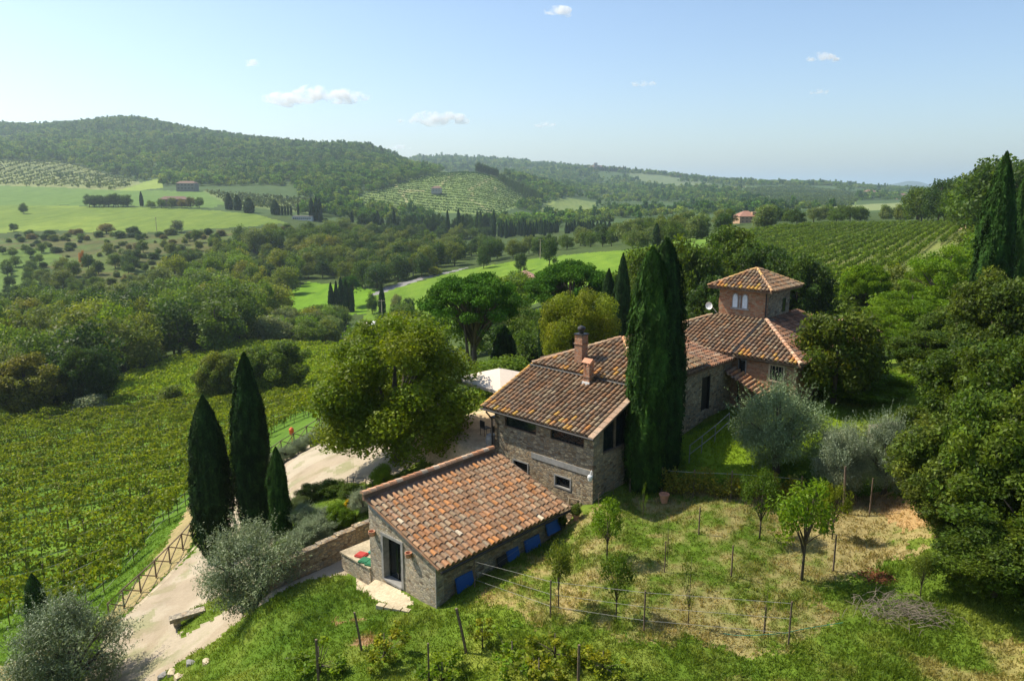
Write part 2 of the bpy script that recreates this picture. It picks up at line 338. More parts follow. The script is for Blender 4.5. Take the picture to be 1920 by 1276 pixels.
    def data(s, name, mats, off=(0, 0, 0), smooth=False):
        me = bpy.data.meshes.new(name); ox, oy, oz = off
        me.from_pydata([(a - ox, b - oy, c - oz) for a, b, c in s.v], [], s.f)
        for q in (mats if isinstance(mats, (list, tuple)) else [mats]): me.materials.append(q)
        me.polygons.foreach_set("material_index", s.m)
        a = me.color_attributes.new("Col", 'FLOAT_COLOR', 'CORNER'); buf = []
        for f, c in zip(s.f, s.c): buf += [c[0], c[1], c[2], 1.0] * len(f)
        a.data.foreach_set("color", buf)
        if smooth: me.polygons.foreach_set("use_smooth", [True] * len(s.f))
        me.update(); return me
    def obj(s, name, mats, parent=None, off=(0, 0, 0), smooth=False, **k):
        return link(name, s.data(name, mats, off, smooth), parent, **k)
# ---------------------------------------------------------------- the ground sheet
def steps(segs):
    out = []
    for a, b, d in segs: out += list(np.arange(math.log(a), math.log(b), d))
    return np.array(out)
gy = np.exp(steps([(9, 20, .02), (20, 62, .0052), (62, 700, .0085), (700, 3000, .0115), (3000, 30000, .05)]))
gu = np.linspace(-1.3, 1.3, 600)
UU, YY = np.meshgrid(gu, gy); XX = UU * YY; ZZ = H(XX, YY)
ZZ += np.where((XX / YY > .4), 95 * np.exp(-((XX / YY - .525) / .03) ** 2) + 85 * np.exp(-((XX / YY - .60) / .02) ** 2) + 70 * np.exp(-((XX / YY - .45) / .04) ** 2), 0) * np.exp(-((YY - 9000) / 1300) ** 2)
nr, nc = XX.shape
TV = np.stack([XX, YY, ZZ], -1).reshape(-1, 3)
ii = np.arange(nr * nc).reshape(nr, nc)
TQ = np.stack([ii[:-1, :-1], ii[:-1, 1:], ii[1:, 1:], ii[1:, :-1]], -1).reshape(-1, 4)
FC = TV[TQ].mean(1); FX, FY, FZ = FC.T
PX, PY = projn(FX, FY, FZ)
jx = (fbm(FX * 1.3, FY * 1.3, 31) - .5) + (fbm(FX * 7, FY * 7, 33) - .5) * .6; jy = (fbm(FX * 1.3, FY * 1.3, 47) - .5) + (fbm(FX * 7, FY * 7, 49) - .5) * .6
fA, fB = toAB(FX, FY)
n1 = fbm(FX / 1.1, FY / 1.1, 11, 5); n2 = fbm(FX / 7, FY / 7, 12, 4); n3 = fbm(FX / 60, FY / 60, 13, 5); n4 = fbm(FX / .35, FY / .35, 14, 3)
C = np.empty((len(FX), 3)); C[:] = (.055, .085, .022)
def paint(mask, c, f=1.0):
    f = np.asarray(f) * mask
    C[:] = C * (1 - f[:, None]) + np.array(c) * f[:, None]
def zone(poly, y0, y1, wob=0):
    return inpoly(PX + jx * wob * 2, PY + jy * wob, poly) & (FY > y0) & (FY < y1)
far = FY > 620
C[far] = (.06, .10, .03)
# near grass: green with dry straw-coloured patches
near = FY < 62
paint(near, (.105, .17, .018)); paint(near, (.165, .215, .035), sst(.4, .7, n1)); paint(near, (.06, .13, .012), sst(.55, .75, n2) * .7)
dry = zone([(900, 1120), (1010, 1040), (1120, 960), (1250, 930), (1500, 940), (1760, 930), (1740, 1010), (1620, 1060), (1560, 1130), (1480, 1230), (1250, 1200), (1100, 1190)], 18, 45, 60)
paint(dry, (.33, .26, .125), sst(.32, .60, n1 * .4 + n4 * .3 + n2 * .35) * .85)
paint(zone([(1340, 1276), (1700, 1225), (1920, 1200), (1920, 1320), (1340, 1340)], 12, 30, 40), (.30, .24, .10), sst(.45, .7, n1) * .7)
paint(zone([(1620, 930), (1750, 930), (1760, 985), (1680, 985)], 20, 45, 30), (.42, .27, .13), .8)
paint(zone([(1240, 905), (1480, 915), (1700, 935), (1700, 960), (1240, 925)], 20, 45, 14), (.20, .13, .07), .7)
paint(zone([(1270, 820), (1560, 730), (1580, 800), (1420, 900), (1290, 893)], 25, 60, 10), (.20, .30, .02), .8)
paint(zone([(620, 1165), (700, 1160), (710, 1205), (640, 1215)], 15, 40, 14), (.30, .19, .10), sst(.4, .6, n1))
# vineyard floor, second plot, meadow beside it
paint(zone([(-600, 780), (0, 765), (600, 745), (600, 800), (440, 880), (360, 945), (200, 1150), (-100, 1330), (-700, 1400)], 30, 130, 10), (.10, .19, .02), .9)
paint(zone([(200, 755), (640, 760), (640, 660), (440, 640), (280, 690), (190, 730)], 90, 240, 5), (.13, .24, .02))
paint(zone([(560, 760), (560, 715), (640, 690), (760, 690), (700, 790)], 70, 170, 5), (.14, .19, .035))
# valley meadows
G1 = (.135, .20, .03); G2 = (.135, .20, .035)
paint(zone([(505, 592), (545, 545), (575, 528), (640, 535), (720, 545), (690, 590), (620, 585), (560, 595)], 240, 380, 4), (.125, .245, .014))
paint(zone([(680, 600), (700, 555), (735, 541), (800, 524), (853, 509), (960, 490), (1060, 478), (1100, 474), (1180, 468), (1215, 462), (1200, 500), (1000, 570), (900, 610)], 150, 460, 2), (.125, .215, .02))
paint(zone([(690, 442), (780, 450), (930, 466), (930, 478), (830, 478), (760, 462), (700, 458)], 420, 640, 3), (.12, .18, .03))
paint(zone([(-500, 384), (0, 384), (150, 386), (280, 389), (400, 394), (480, 402), (542, 418), (470, 424), (330, 433), (220, 438), (100, 431), (0, 437), (-500, 440)], 400, 800, 2), G1, .95)
paint(zone([(-500, 384), (0, 384), (150, 386), (280, 389), (400, 394), (480, 402), (542, 418), (470, 424), (330, 433), (220, 438), (100, 431), (0, 437), (-500, 440)], 400, 800, 2), (.20, .27, .04), sst(.45, .65, n3) * .7)
paint(zone([(-500, 383), (150, 385), (280, 386), (400, 390), (425, 378), (380, 358), (300, 357), (215, 357), (150, 353), (0, 346), (-500, 335)], 620, 1100, 2), (.11, .185, .04))
paint(zone([(212, 357), (300, 334), (305, 352), (260, 358)], 700, 1250, 1), (.22, .29, .06))
paint(zone([(-60, 346), (-40, 300), (60, 303), (130, 306), (195, 325), (268, 343), (220, 357), (120, 352)], 850, 1500, 1), (.22, .25, .10))
paint(zone([(380, 358), (470, 366), (588, 374), (580, 400), (540, 396), (430, 385)], 640, 1100, 1), (.15, .20, .07))
paint(zone([(-100, 452), (60, 446), (150, 438), (300, 441), (470, 430), (420, 460), (330, 500), (240, 560), (150, 520), (90, 500), (0, 470)], 330, 560, 14), (.14, .12, .045), .3 + .4 * n2); paint(zone([(-100, 452), (60, 446), (150, 438), (300, 441), (470, 430), (420, 460), (330, 500), (240, 560), (150, 520), (90, 500), (0, 470)], 330, 560, 4), (.09, .13, .03), sst(.42, .6, fbm(FX / 14, FY / 14, 91)))
paint(zone([(-100, 478), (95, 462), (115, 482), (70, 512), (110, 560), (60, 600), (-100, 600)], 280, 480, 14), (.105, .17, .03))
# hillside vineyards and tracks
paint(zone([(662, 372), (742, 346), (840, 318), (925, 322), (985, 352), (1010, 372), (925, 404), (780, 396), (690, 388)], 740, 1500, 2), (.19, .26, .08))
for a_, b_ in (((742, 346), (770, 388)), ((860, 318), (820, 352)), ((930, 330), (880, 355)), ((925, 345), (930, 360)), ((757, 358), (795, 358)), ((880, 372), (925, 400)), ((880, 355), (888, 368))):
    L_ = np.hypot(b_[0] - a_[0], b_[1] - a_[1]); tt = np.clip(((PX - a_[0]) * (b_[0] - a_[0]) + (PY - a_[1]) * (b_[1] - a_[1])) / L_ ** 2, 0, 1)
    d_ = np.hypot(PX - a_[0] - tt * (b_[0] - a_[0]), PY - a_[1] - tt * (b_[1] - a_[1]))
    paint((d_ < 2.2) & (FY > 700) & (FY < 1500), (.36, .36, .17), .9)
paint(zone([(1010, 385), (1060, 370), (1120, 380), (1110, 400), (1010, 402)], 700, 1700, 2), (.15, .2, .06))
paint(zone([(1180, 322), (1250, 330), (1340, 345), (1300, 352), (1190, 338)], 1900, 3300, 2), (.13, .17, .08))
paint(zone([(1400, 350), (1500, 349), (1620, 362), (1600, 385), (1500, 392), (1440, 385), (1380, 362)], 900, 2900, 2), (.13, .19, .05))
paint(zone([(1340, 352), (1395, 350), (1380, 357), (1345, 358)], 1500, 3200, 1), (.42, .24, .17))
paint(zone([(1530, 388), (1690, 380), (1690, 393), (1540, 398)], 600, 1800, 1), (.2, .24, .10))
paint(zone([(1380, 450), (1400, 435), (1500, 424), (1820, 418), (1900, 430), (1780, 480), (1620, 545), (1500, 545)], 110, 345, 2), (.14, .17, .05))
paint(zone([(1780, 425), (1830, 420), (1840, 428), (1800, 432)], 200, 345, 1), (.35, .28, .15))
paint(zone([(1160, 500), (1210, 462), (1400, 428), (1420, 440), (1200, 520)], 150, 330, 1), (.12, .21, .03))
paint(FY > 3000, (.05, .08, .06))
# what each face belongs to
straw = zone([(188, 1168), (285, 1060), (345, 962), (362, 935), (364, 1000), (342, 1052), (240, 1145), (205, 1180)], 30, 60, 8) | zone([(-60, 1276), (100, 1205), (130, 1215), (0, 1290)], 20, 60, 8)
paint(straw, (.38, .29, .15), .75 + .25 * n4)
drv = zone([(60, 1500), (150, 1290), (205, 1180), (240, 1148), (345, 1053), (425, 968), (440, 930), (505, 872), (600, 826), (740, 826), (800, 870), (700, 905), (600, 920), (545, 938), (530, 1000), (470, 1060),
            (560, 1050), (640, 1005), (700, 960), (760, 930), (720, 1060), (645, 1078), (570, 1085), (510, 1120), (440, 1168), (385, 1210), (330, 1245), (270, 1300), (200, 1500)], 18, 62, 7)
drv &= ~zone([(330, 1160), (430, 1105), (470, 1120), (400, 1160), (340, 1195)], 20, 50, 9) & ~zone([(545, 935), (690, 905), (700, 960), (560, 1045)], 20, 60, 0)
drv &= ~((fA > -3.2) & (fA < 8) & (fB > 7.5) & (fB < 10.2))
pat = (fA > 7.7) & (fA < 19 + jx * 6) & (fB > 5.3) & (fB < 11.5 + jy * 4) | (fA > 7.3) & (fA < 9.2) & (fB > -.1) & (fB < 6)
door = zone([(670, 1082), (700, 1074), (728, 1084), (765, 1118), (775, 1132), (745, 1142), (712, 1126), (668, 1102)], 20, 40, 4)
rd = zone([(700, 549), (722, 538), (800, 517), (856, 505.5), (875, 501), (875, 503), (857, 508), (800, 521), (735, 543), (700, 555)], 230, 480, .6)
strp = (FY > 41) & (FY < 300) & False
sel = {'drive': (drv & ~pat & ~door, 'gravel'), 'patio': (pat, 'soil'), 'doorstep_path': (door, 'concrete'), 'road': (rd, 'road')}
used = np.zeros(len(FX), bool); drv_mask = drv | pat | door
for nm, (msk, mt) in sel.items():
    msk = msk & ~used; used |= msk
    q = TQ[msk]; uq, inv = np.unique(q, return_inverse=True)
    cc = {'drive': (.40, .34, .25), 'patio': (.5, .36, .22), 'doorstep_path': (.58, .5, .38), 'road': (.32, .32, .31)}[nm]
    fc = np.tile(cc, (len(q), 1))
    if nm == 'drive':
        wk = (sst(.50, .64, fbm(FX / .9, FY / .9, 55)) * .75 * sst(.4, .6, fbm(FX / 5, FY / 5, 56)))[msk][:, None]; fc = fc * (1 - wk) + np.array((.17, .20, .06)) * wk
        wk = (sst(.5, .6, fbm(FX / 2.5, FY / 2.5, 57)) * .5)[msk][:, None]; fc = fc * (1 - wk) + np.array((.27, .20, .13)) * wk
    link(nm, npmesh(nm, TV[uq], inv.reshape(-1, 4), [M[mt]], fc, smooth=True), kind='structure')
msk = ~used; q = TQ[msk]; uq, inv = np.unique(q, return_inverse=True)
link('ground', npmesh('ground', TV[uq], inv.reshape(-1, 4), [M['ground']], np.clip(C[msk], 0, 1), smooth=True), kind='structure')
# ---------------------------------------------------------------- buildings
rng = np.random.default_rng(7); R = random.Random(5)
PAL_OLD = [(.34, .20, .13), (.29, .18, .12), (.25, .17, .12), (.32, .23, .16), (.35, .20, .12), (.27, .20, .15), (.23, .16, .12), (.34, .27, .20), (.30, .19, .13)]
PAL_SHED = [(.46, .25, .15), (.42, .25, .16), (.38, .24, .16), (.47, .29, .19), (.41, .23, .14), (.36, .25, .18), (.44, .33, .24), (.54, .26, .12)]
def tiles(mb, O, U, Vd, s, poly, pal, pu=.27, pv=.36, lichen=False, rare=()):
    """rows of barrel tiles on a pitched plane: O origin on the eave, U unit along it, Vd unit up the slope (flat), s = rise per metre"""
    O = Vector(O); U = Vector(U); Vd = Vector(Vd); L = math.sqrt(1 + s * s)
    D = Vector((Vd.x, Vd.y, s)) / L; Nn = U.cross(D)
    if Nn.z < 0: Nn = -Nn
    us = [p[0] for p in poly]; vs = [p[1] for p in poly]
    pvh = pv / L
    nu = int((max(us) - min(us)) / pu); nv = int((max(vs) - min(vs)) / pvh) + 1
    for i in range(nu + 1):
        u = min(us) + pu * (i + .5)
        if u > max(us): break
        ju = R.uniform(-.012, .012)
        for j in range(nv):
            v = min(vs) + pvh * j
            if not inpoly(np.array([u]), np.array([v + pvh * .45]), poly)[0]: continue
            c = R.choice(pal); k = R.uniform(.62, 1.02); c = (c[0] * k, c[1] * k * .95, c[2] * k * .80)
            if lichen and j < 3 and R.random() < (.45, .2, .05)[j]: c = (.50, .28 + R.uniform(-.06, .04), .07)
            if rare and R.random() < .03: c = R.choice(rare)
            base = O + U * (u + ju + R.uniform(-.008, .008)) + D * (v * L) + Nn * (.035 + R.uniform(-.004, .012))
            ln = pv * 1.16; r0 = .098 + R.uniform(-.006, .006); r1 = .078; seg = 6; vv = []
            sk = R.uniform(-.02, .02)
            for t, r, lift in ((0, r0, .03), (ln, r1, .0)):
                for q in range(seg + 1):
                    an = math.pi * q / seg
                    vv.append(base + D * t + U * (-math.cos(an) * r + sk * t) + Nn * (math.sin(an) * r * .95 + lift))
            vv.append(base + Nn * (.0)); f = [(q, q + 1, seg + 2 + q, seg + 1 + q) for q in range(seg)]
            mb.mesh(vv, f, c)
            mb.mesh([p for p in vv[:seg + 1]], [tuple(range(seg + 1))], tuple(x * .6 for x in c))
            # the pan tile beside it
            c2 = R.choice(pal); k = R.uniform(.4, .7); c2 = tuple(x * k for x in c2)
            pb = O + U * (u + pu / 2) + D * (v * L); hw = pu * .36
            if inpoly(np.array([u + pu / 2]), np.array([v + pvh * .45]), poly)[0]:
                mb.mesh([pb - U * hw + Nn * .062, pb + Nn * .03, pb + U * hw + Nn * .062, pb + D * ln - U * hw + Nn * .035, pb + D * ln + Nn * .012, pb + D * ln + U * hw + Nn * .035,
                         pb - U * hw + Nn * .04, pb + Nn * .008, pb + U * hw + Nn * .04],
                        [(0, 1, 4, 3), (1, 2, 5, 4), (6, 7, 1, 0), (7, 8, 2, 1)], c2)
def ridge(mb, p, q, pal, r=.115, step=.36, lift=.05):
    p = Vector(p); q = Vector(q); d = q - p; n = max(1, int(d.length / step)); d = d.normalized(); sd_ = d.cross(Vector((0, 0, 1))).normalized(); up = sd_.cross(d)
    for k in range(n):
        c = R.choice(pal); kk = R.uniform(.85, 1.2); c = tuple(x * kk for x in c); b = p + d * (k * step) + up * lift; vv = []
        for t, rr in ((0, r), (step * 1.15, r * .84)):
            for a in range(7): an = math.pi * a / 6; vv.append(b + d * t + sd_ * (math.cos(an) * rr) + up * (math.sin(an) * rr + (.02 if t == 0 else 0)))
        mb.mesh(vv, [(a, a + 1, 8 + a, 7 + a) for a in range(6)], c); mb.mesh(vv[:7], [tuple(range(7))], tuple(x * .6 for x in c))
def slab(mb, pts, th=.10, c=(.16, .10, .06)):
    """roof deck under the tiles: top polygon pts, given thickness downwards"""
    n = len(pts); vs = [tuple(p) for p in pts] + [(a, b, z - th) for a, b, z in pts]
    mb.mesh(vs, [tuple(range(n)), tuple(range(n, 2 * n))[::-1]] + [(i, (i + 1) % n, n + (i + 1) % n, n + i) for i in range(n)], c)
ORG = [(.52, .26, .13), (.58, .33, .16), (.48, .22, .12), (.55, .38, .25)]
# --- the shed
sx, sy = toXY(0, 0); ZS = -16.4
shed = thing('stone_shed', 'small rubble stone shed with one sloping terracotta roof and grey framed doorway', 'shed', (sx, sy, ZS), TH)
SL, SW = 7.63, 4.36; zE, zR = -14.42, -13.0
def roofz(b): return zE + (zR - zE) * b / SW
so = (0, 0, ZS)
w = MB()
dz0, dz1, db0, db1 = -16.40, -14.38, 2.14, 3.42
w.prism([(0, -18), (db0, -18), (db0, roofz(db0)), (0, roofz(0))], 'x', 0, .4)
w.prism([(db1, -18), (SW, -18), (SW, roofz(SW)), (db1, roofz(db1))], 'x', 0, .4)
w.prism([(db0, dz1), (db1, dz1), (db1, roofz(db1)), (db0, roofz(db0))], 'x', 0, .4)
w.prism([(db0, -18), (db1, -18), (db1, dz0), (db0, dz0)], 'x', 0, .4)
w.box(.4, SL - .4, SW - .4, SW, -18, roofz(SW) - .15)
w.prism([(0, -18), (SW, -18), (SW, roofz(SW)), (0, roofz(0))], 'x', SL - .4, SL)
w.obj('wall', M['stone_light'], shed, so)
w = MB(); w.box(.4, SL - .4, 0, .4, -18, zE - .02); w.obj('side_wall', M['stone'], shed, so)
w = MB(); w.prism([(0 + .02, roofz(0) - .22), (SW, roofz(SW) - .42), (SW, roofz(SW) + .01), (.02, roofz(0) + .01)], 'x', -.025, 0); w.box(-.02, 0, 0, .03, -17.2, zE); w.obj('verge_band', M['grey'], shed, so)
w = MB()
for b0, b1, z0, z1 in ((db0 - .1, db0 + .04, dz0, dz1 + .1), (db1 - .04, db1 + .1, dz0, dz1 + .1)): w.box(-.04, .36, b0, b1, z0, z1)
w.box(-.04, .36, db0 + .04, db1 - .04, dz1 - .02, dz1 + .1); w.box(-.06, .38, db0 + .04, db1 - .04, dz0 - .05, dz0 + .03)
dfm = w.obj('door_frame', M['grey'], shed, so)
w = MB(); w.box(.30, .34, db0 + .05, db1 - .05, dz0 + .03, dz1 - .03); w.box(.26, .30, db0 + .60, db0 + .66, dz0 + .05, dz1 - .05)
w.box(.26, .30, db0 + .06, db0 + .12, dz0 + .05, dz1 - .05); w.box(.26, .30, db1 - .12, db1 - .06, dz0 + .05, dz1 - .05)
w.obj('door', M['glass'], shed, so)
w = MB(); s_ = (zR - zE) / SW
slab(w, [(-.18, -.35, zE - .35 * s_), (SL + .15, -.35, zE - .35 * s_), (SL + .15, SW + .1, zR + .1 * s_), (-.18, SW + .1, zR + .1 * s_)], .07, (.3, .17, .1))
tiles(w, (-.2, -.42, zE - .42 * s_), (1, 0, 0), (0, 1, 0), s_, [(0, 0), (SL + .36, 0), (SL + .36, SW + .05), (0, SW + .05)], PAL_SHED, pu=.285, rare=[(.66, .55, .38), (.6, .5, .36), (.58, .25, .08)])
rf = w.obj('roof', M['tile'], shed, so)
w = MB(); ridge(w, (-.3, SW + .02, zR + .18), (SL + .2, SW + .02, zR + .18), [(.60, .30, .16), (.66, .38, .22), (.55, .27, .15), (.62, .46, .32)], .15)
w.box(-.2, SL + .1, SW - .02, SW + .14, zR - .1, zR + .19, (.20, .12, .08)); w.obj('ridge_tiles', M['tile'], rf, so)
w = MB(); w.tube([(-.15, -.46, zE - .25), (SL + .3, -.46, zE - .27)], .06, 8); w.tube([(SL + .1, -.44, zE - .3), (SL + .08, -.08, zE - .6), (SL + .08, -.08, -16.2)], .045, 8); w.obj('gutter', M['metal'], shed, so)
for b, z in ((4.02, -14.5), (1.55, -14.62)):
    w = MB(); w.lathe([(.02, -.13), (.10, -.1), (.14, .02), (.15, .12), (.12, .12), (.10, .0)], 12, o=(-.13, b, z)); w.box(-.04, 0, b - .04, b + .04, z - .1, z + .05)
    w.obj('wall_lamp', M['terra'], shed, so)
# stone platform and the coloured squares on it
pl = MB(); pl.box(-.05, 1.7, SW, 6.55, -18.2, -16.32); pl.obj('stone_platform', M['stone_light'], None, (0, 0, 0), label='low rubble stone platform against the left side of the shed', cat='platform')
plo = bpy.data.objects['stone_platform']; plo.location = (OX, OY, 0); plo.rotation_euler = (0, 0, TH)
w = MB(); w.box(-.1, 1.75, SW, 6.6, -16.317, -16.25); w.obj('coping', M['concrete'], plo)
for k, (a, b, cn, mk) in enumerate(((.35, 5.55, 'dark red cushion at the outer corner of the coloured squares', 'red'), (.95, 5.35, 'teal square cushion in the back row beside the red one', 'teal'), (1.42, 4.95, 'bright yellow cushion against the shed wall', 'yellow'),
                                (.15, 5.0, 'dark green square cushion nearest the platform edge', 'dkgreen'), (.72, 4.78, 'orange cushion between the yellow and the green squares', 'orange'), (.2, 4.58, 'smaller green cushion touching the shed corner', 'dkgreen'))):
    w = MB(); q = .24; w.prism([(-q, -q + .03), (-q + .03, -q), (q - .03, -q), (q, -q + .03), (q, q - .03), (q - .03, q), (-q + .03, q), (-q, q - .03)], 'z', 0, .07)
    w.prism([(-q + .05, -q + .05), (q - .05, -q + .05), (q - .05, q - .05), (-q + .05, q - .05)], 'z', .07, .095)
    o = w.obj('seat_cushion', M[mk], label=cn, cat='cushion', group='coloured square cushions on the stone platform'); x, y = toXY(a, b); o.location = (x, y, -16.248); o.rotation_euler = (0, 0, TH + .35)
# retaining wall with the flower bed
rw = MB()
for k in range(22):
    a0 = -3.2 + k * .5; zt = -16.15 + .075 * (a0 + 3.2) + R.uniform(-.05, .05); rw.box(a0, a0 + .5, 7.3, 7.68, -18.3, zt)
o = rw.obj('retaining_wall', M['stone'], label='long dry stone retaining wall between the flower bed and the sunken court', cat='wall'); o.location = (OX, OY, 0); o.rotation_euler = (0, 0, TH)
# --- the farmhouse
ZH = -16.0; fh = thing('farmhouse', 'large stone farmhouse with stepped terracotta roofs and a square tower', 'house', (sx, sy, ZH), TH); fo = (0, 0, ZH)
A0 = 9.0; BR, BL = -.85, 5.6; sA = .40
def zA(a): return -11.18 + sA * (a - 8.6)          # roof A underside line
w = MB()
def wallA(b0, b1, holes):
    """front wall strip between b0 and b1 with holes (z0, z1)"""
    z = -17.5
    for h0, h1_ in sorted(holes): w.box(A0, A0 + .35, b0, b1, z, h0); z = h1_
    if z < zA(A0): w.box(A0, A0 + .35, b0, b1, z, zA(A0) - .03)
wallA(BR, -.3, []); wallA(-.3, .44, [(-12.0, -11.0)]); wallA(.44, 1.5, [(-14.36, -13.72), (-12.0, -11.0)]); wallA(1.5, 1.8, [(-12.0, -11.0)]); wallA(1.8, 2.7, [])
wallA(2.7, 3.2, [(-12.05, -11.0)]); wallA(3.2, 4.3, [(-14.3, -13.65), (-12.05, -11.0)]); wallA(4.3, 4.88, [(-12.05, -11.0)]); wallA(4.88, BL, [])
w.prism([(A0, -17.5), (12.7, -17.5), (12.7, zA(12.7) - .03), (A0, zA(A0) - .03)], 'y', BL - .3, BL)
w.prism([(A0 + .35, -17.5), (22.3, -17.5), (22.3, -12.3), (A0 + .35, -12.3)], 'y', BR, BR + .3)
for a0, a1 in ((9.35, 9.75), (12.7, 13.0)): w.prism([(a0, -12.3), (a1, -12.3), (a1, min(zA(a1), -9.8) - .04), (a0, zA(a0) - .04)], 'y', BR, BR + .3)
for a0, a1, z0, z1 in ((13.0, 18.95, -12.3, -9.85), (19.75, 22.3, -12.3, -9.85), (18.95, 19.75, -10.35, -9.85)): w.box(a0, a1, BR, BR + .3, z0, z1)
w.box(12.7, 13.0, BR + .3, BL, -12.6, -9.62); w.box(12.7, 26, BL - .3, BL, -17.5, -9.7)
w.obj('wall', M['stone'], fh, fo)
w = MB(); w.box(A0 - .035, A0, BR - .02, 3.0, -13.28, -13.0); w.obj('string_course', M['grey'], fh, fo)
def window(par, ax, p0, p1, q0, q1, depth, glass=M['glass'], fr=.06, bars=0, name='window', fm=M['grey'], proud=.03, off=fo):
    """ax 'a': wall across A at p=A plane, q span B; ax 'b': plane at B"""
    w = MB(); z0, z1 = q1
    def bx(u0, u1, y0, y1, d0, d1, mb):
        if ax == 'a': mb.box(p0 + d0, p0 + d1, u0, u1, y0, y1)
        else: mb.box(u0, u1, p0 - d1 if p1 > 0 else p0 + d0, p0 - d0 if p1 > 0 else p0 + d1, y0, y1)
    u0, u1 = q0
    bx(u0, u0 + fr, z0, z1, -proud, .08, w); bx(u1 - fr, u1, z0, z1, -proud, .08, w); bx(u0 + fr, u1 - fr, z1 - fr, z1, -proud, .08, w); bx(u0 + fr, u1 - fr, z0, z0 + fr, -proud, .08, w)
    for k in range(bars):
        t = u0 + (u1 - u0) * (k + 1) / (bars + 1); bx(t - .012, t + .012, z0 + fr, z1 - fr, -.01, .015, w)
        t = z0 + (z1 - z0) * (k + 1) / (bars + 1); bx(u0 + fr, u1 - fr, t - .012, t + .012, .016, .03, w)
    o = w.obj(name, fm, par, off); g = MB(); bx(u0 + fr, u1 - fr, z0 + fr, z1 - fr, depth, depth + .02, g); g.obj('pane', glass, o); return o
def win(par, *a, **k):
    o = window(par, *a, **k)
    for ch in o.children: ch.location = (0, 0, 0)
    return o
# panes are built in the same offset frame as their frame
_win = window
def window(par, ax, p0, p1, q0, q1, depth, **k):
    return _win(par, ax, p0, p1, q0, q1, depth, **k)
_objold = MB.obj
def _obj(s, name, mats, parent=None, off=(0, 0, 0), smooth=False, **k):
    if name in ('pane', 'ridge_tiles', 'cap', 'curtain') and off == (0, 0, 0) and parent is not None: off = _obj.off
    return _objold(s, name, mats, parent, off, smooth, **k)
_obj.off = fo; MB.obj = _obj
window(fh, 'a', A0, 0, (-.3, 1.8), (-12.0, -11.08), .12, fm=M['wood'], fr=.035, proud=.01)
window(fh, 'a', A0, 0, (2.7, 4.88), (-12.05, -11.08), .12, fm=M['wood'], fr=.035, proud=.01)
window(fh, 'a', A0, 0, (.44, 1.5), (-14.36, -13.72), .14, fr=.07)
window(fh, 'a', A0, 0, (3.2, 4.3), (-14.3, -13.65), .14, fr=.07)
w = MB(); w.box(9.75, 12.7, BR + .1, BR + .14, -12.3, -10.9); w.prism([(9.75, -10.9), (12.7, -10.9), (12.7, -9.9), (9.75, zA(9.75) - .05)], 'y', BR + .1, BR + .14); w.obj('glazed_gable', M['glass'], fh, fo)
w = MB()
for a in (10.7, 11.7): w.box(a, a + .08, BR + .02, BR + .1, -12.3, zA(a) - .06)
w.box(9.75, 12.7, BR - .03, BR + .1, -12.36, -12.28); w.obj('glazing_bar', M['wood'], fh, fo)
w = MB(); w.box(18.95, 19.75, BR + .12, BR + .16, -12.3, -10.35); w.box(18.9, 18.98, BR - .02, BR + .12, -12.3, -10.3); w.box(19.72, 19.8, BR - .02, BR + .12, -12.3, -10.3); w.obj('side_door', M['voidm'], fh, fo)
# roof A : single slope with verge
w = MB(); slab(w, [(8.62, BR - .3, zA(8.62)), (8.62, 6.1, zA(8.62)), (12.75, 6.1, zA(12.75)), (12.75, BR - .3, zA(12.75))], .1)
tiles(w, (8.55, BR - .32, zA(8.55)), (0, 1, 0), (1, 0, 0), sA, [(0.28, 0), (7.3, 0), (7.3, 4.0), (0.28, 4.0)], PAL_OLD, lichen=True)
for k in range(11):   # flat verge slabs on the right
    a = 8.5 + k * .38; c = R.choice([(.40, .26, .17), (.36, .24, .16), (.44, .30, .2)]); w.mesh([(a, BR - .34, zA(a) + .06), (a + .36, BR - .34, zA(a + .36) + .05), (a + .36, BR - .04, zA(a + .36) + .07), (a, BR - .04, zA(a) + .08),
        (a, BR - .34, zA(a) + .01), (a + .36, BR - .34, zA(a + .36) + .0), (a + .36, BR - .04, zA(a + .36) + .0), (a, BR - .04, zA(a) + .0)], [(3, 2, 1, 0), (4, 5, 6, 7), (0, 1, 5, 4), (1, 2, 6, 5), (2, 3, 7, 6), (3, 0, 4, 7)], c)
ra = w.obj('roof', M['tile'], fh, fo)
w = MB(); ridge(w, (8.5, 6.08, zA(8.5) + .02), (12.7, 6.08, zA(12.7) + .02), [(.58, .33, .08), (.5, .28, .1), (.4, .22, .12)], .09); w.obj('ridge_tiles', M['tile'], ra)
w = MB(); w.tube([(8.52, BR - .35, zA(8.5) - .04), (8.52, 6.15, zA(8.5) - .04)], .055, 8); w.tube([(8.52, 5.75, zA(8.4) - .1), (8.86, 5.66, -11.8), (8.92, 5.66, -16.5)], .045, 8)
w.obj('gutter', M['metal'], fh, fo)
w = MB(); w.tube([(12.3, BR - .2, -9.56), (12.3, 6.1, -9.56)], .065, 8); w.obj('gutter', M['metal'], fh, fo)
w = MB(); w.tube([(22.1, -1.2, -9.62), (22.1, -5.1, -9.62)], .06, 8); w.tube([(22.1, -1.35, -9.62), (22.3, -1.35, -9.8), (22.3, -1.35, -12.5)], .045, 6); w.obj('gutter', M['metal'], fh, fo)
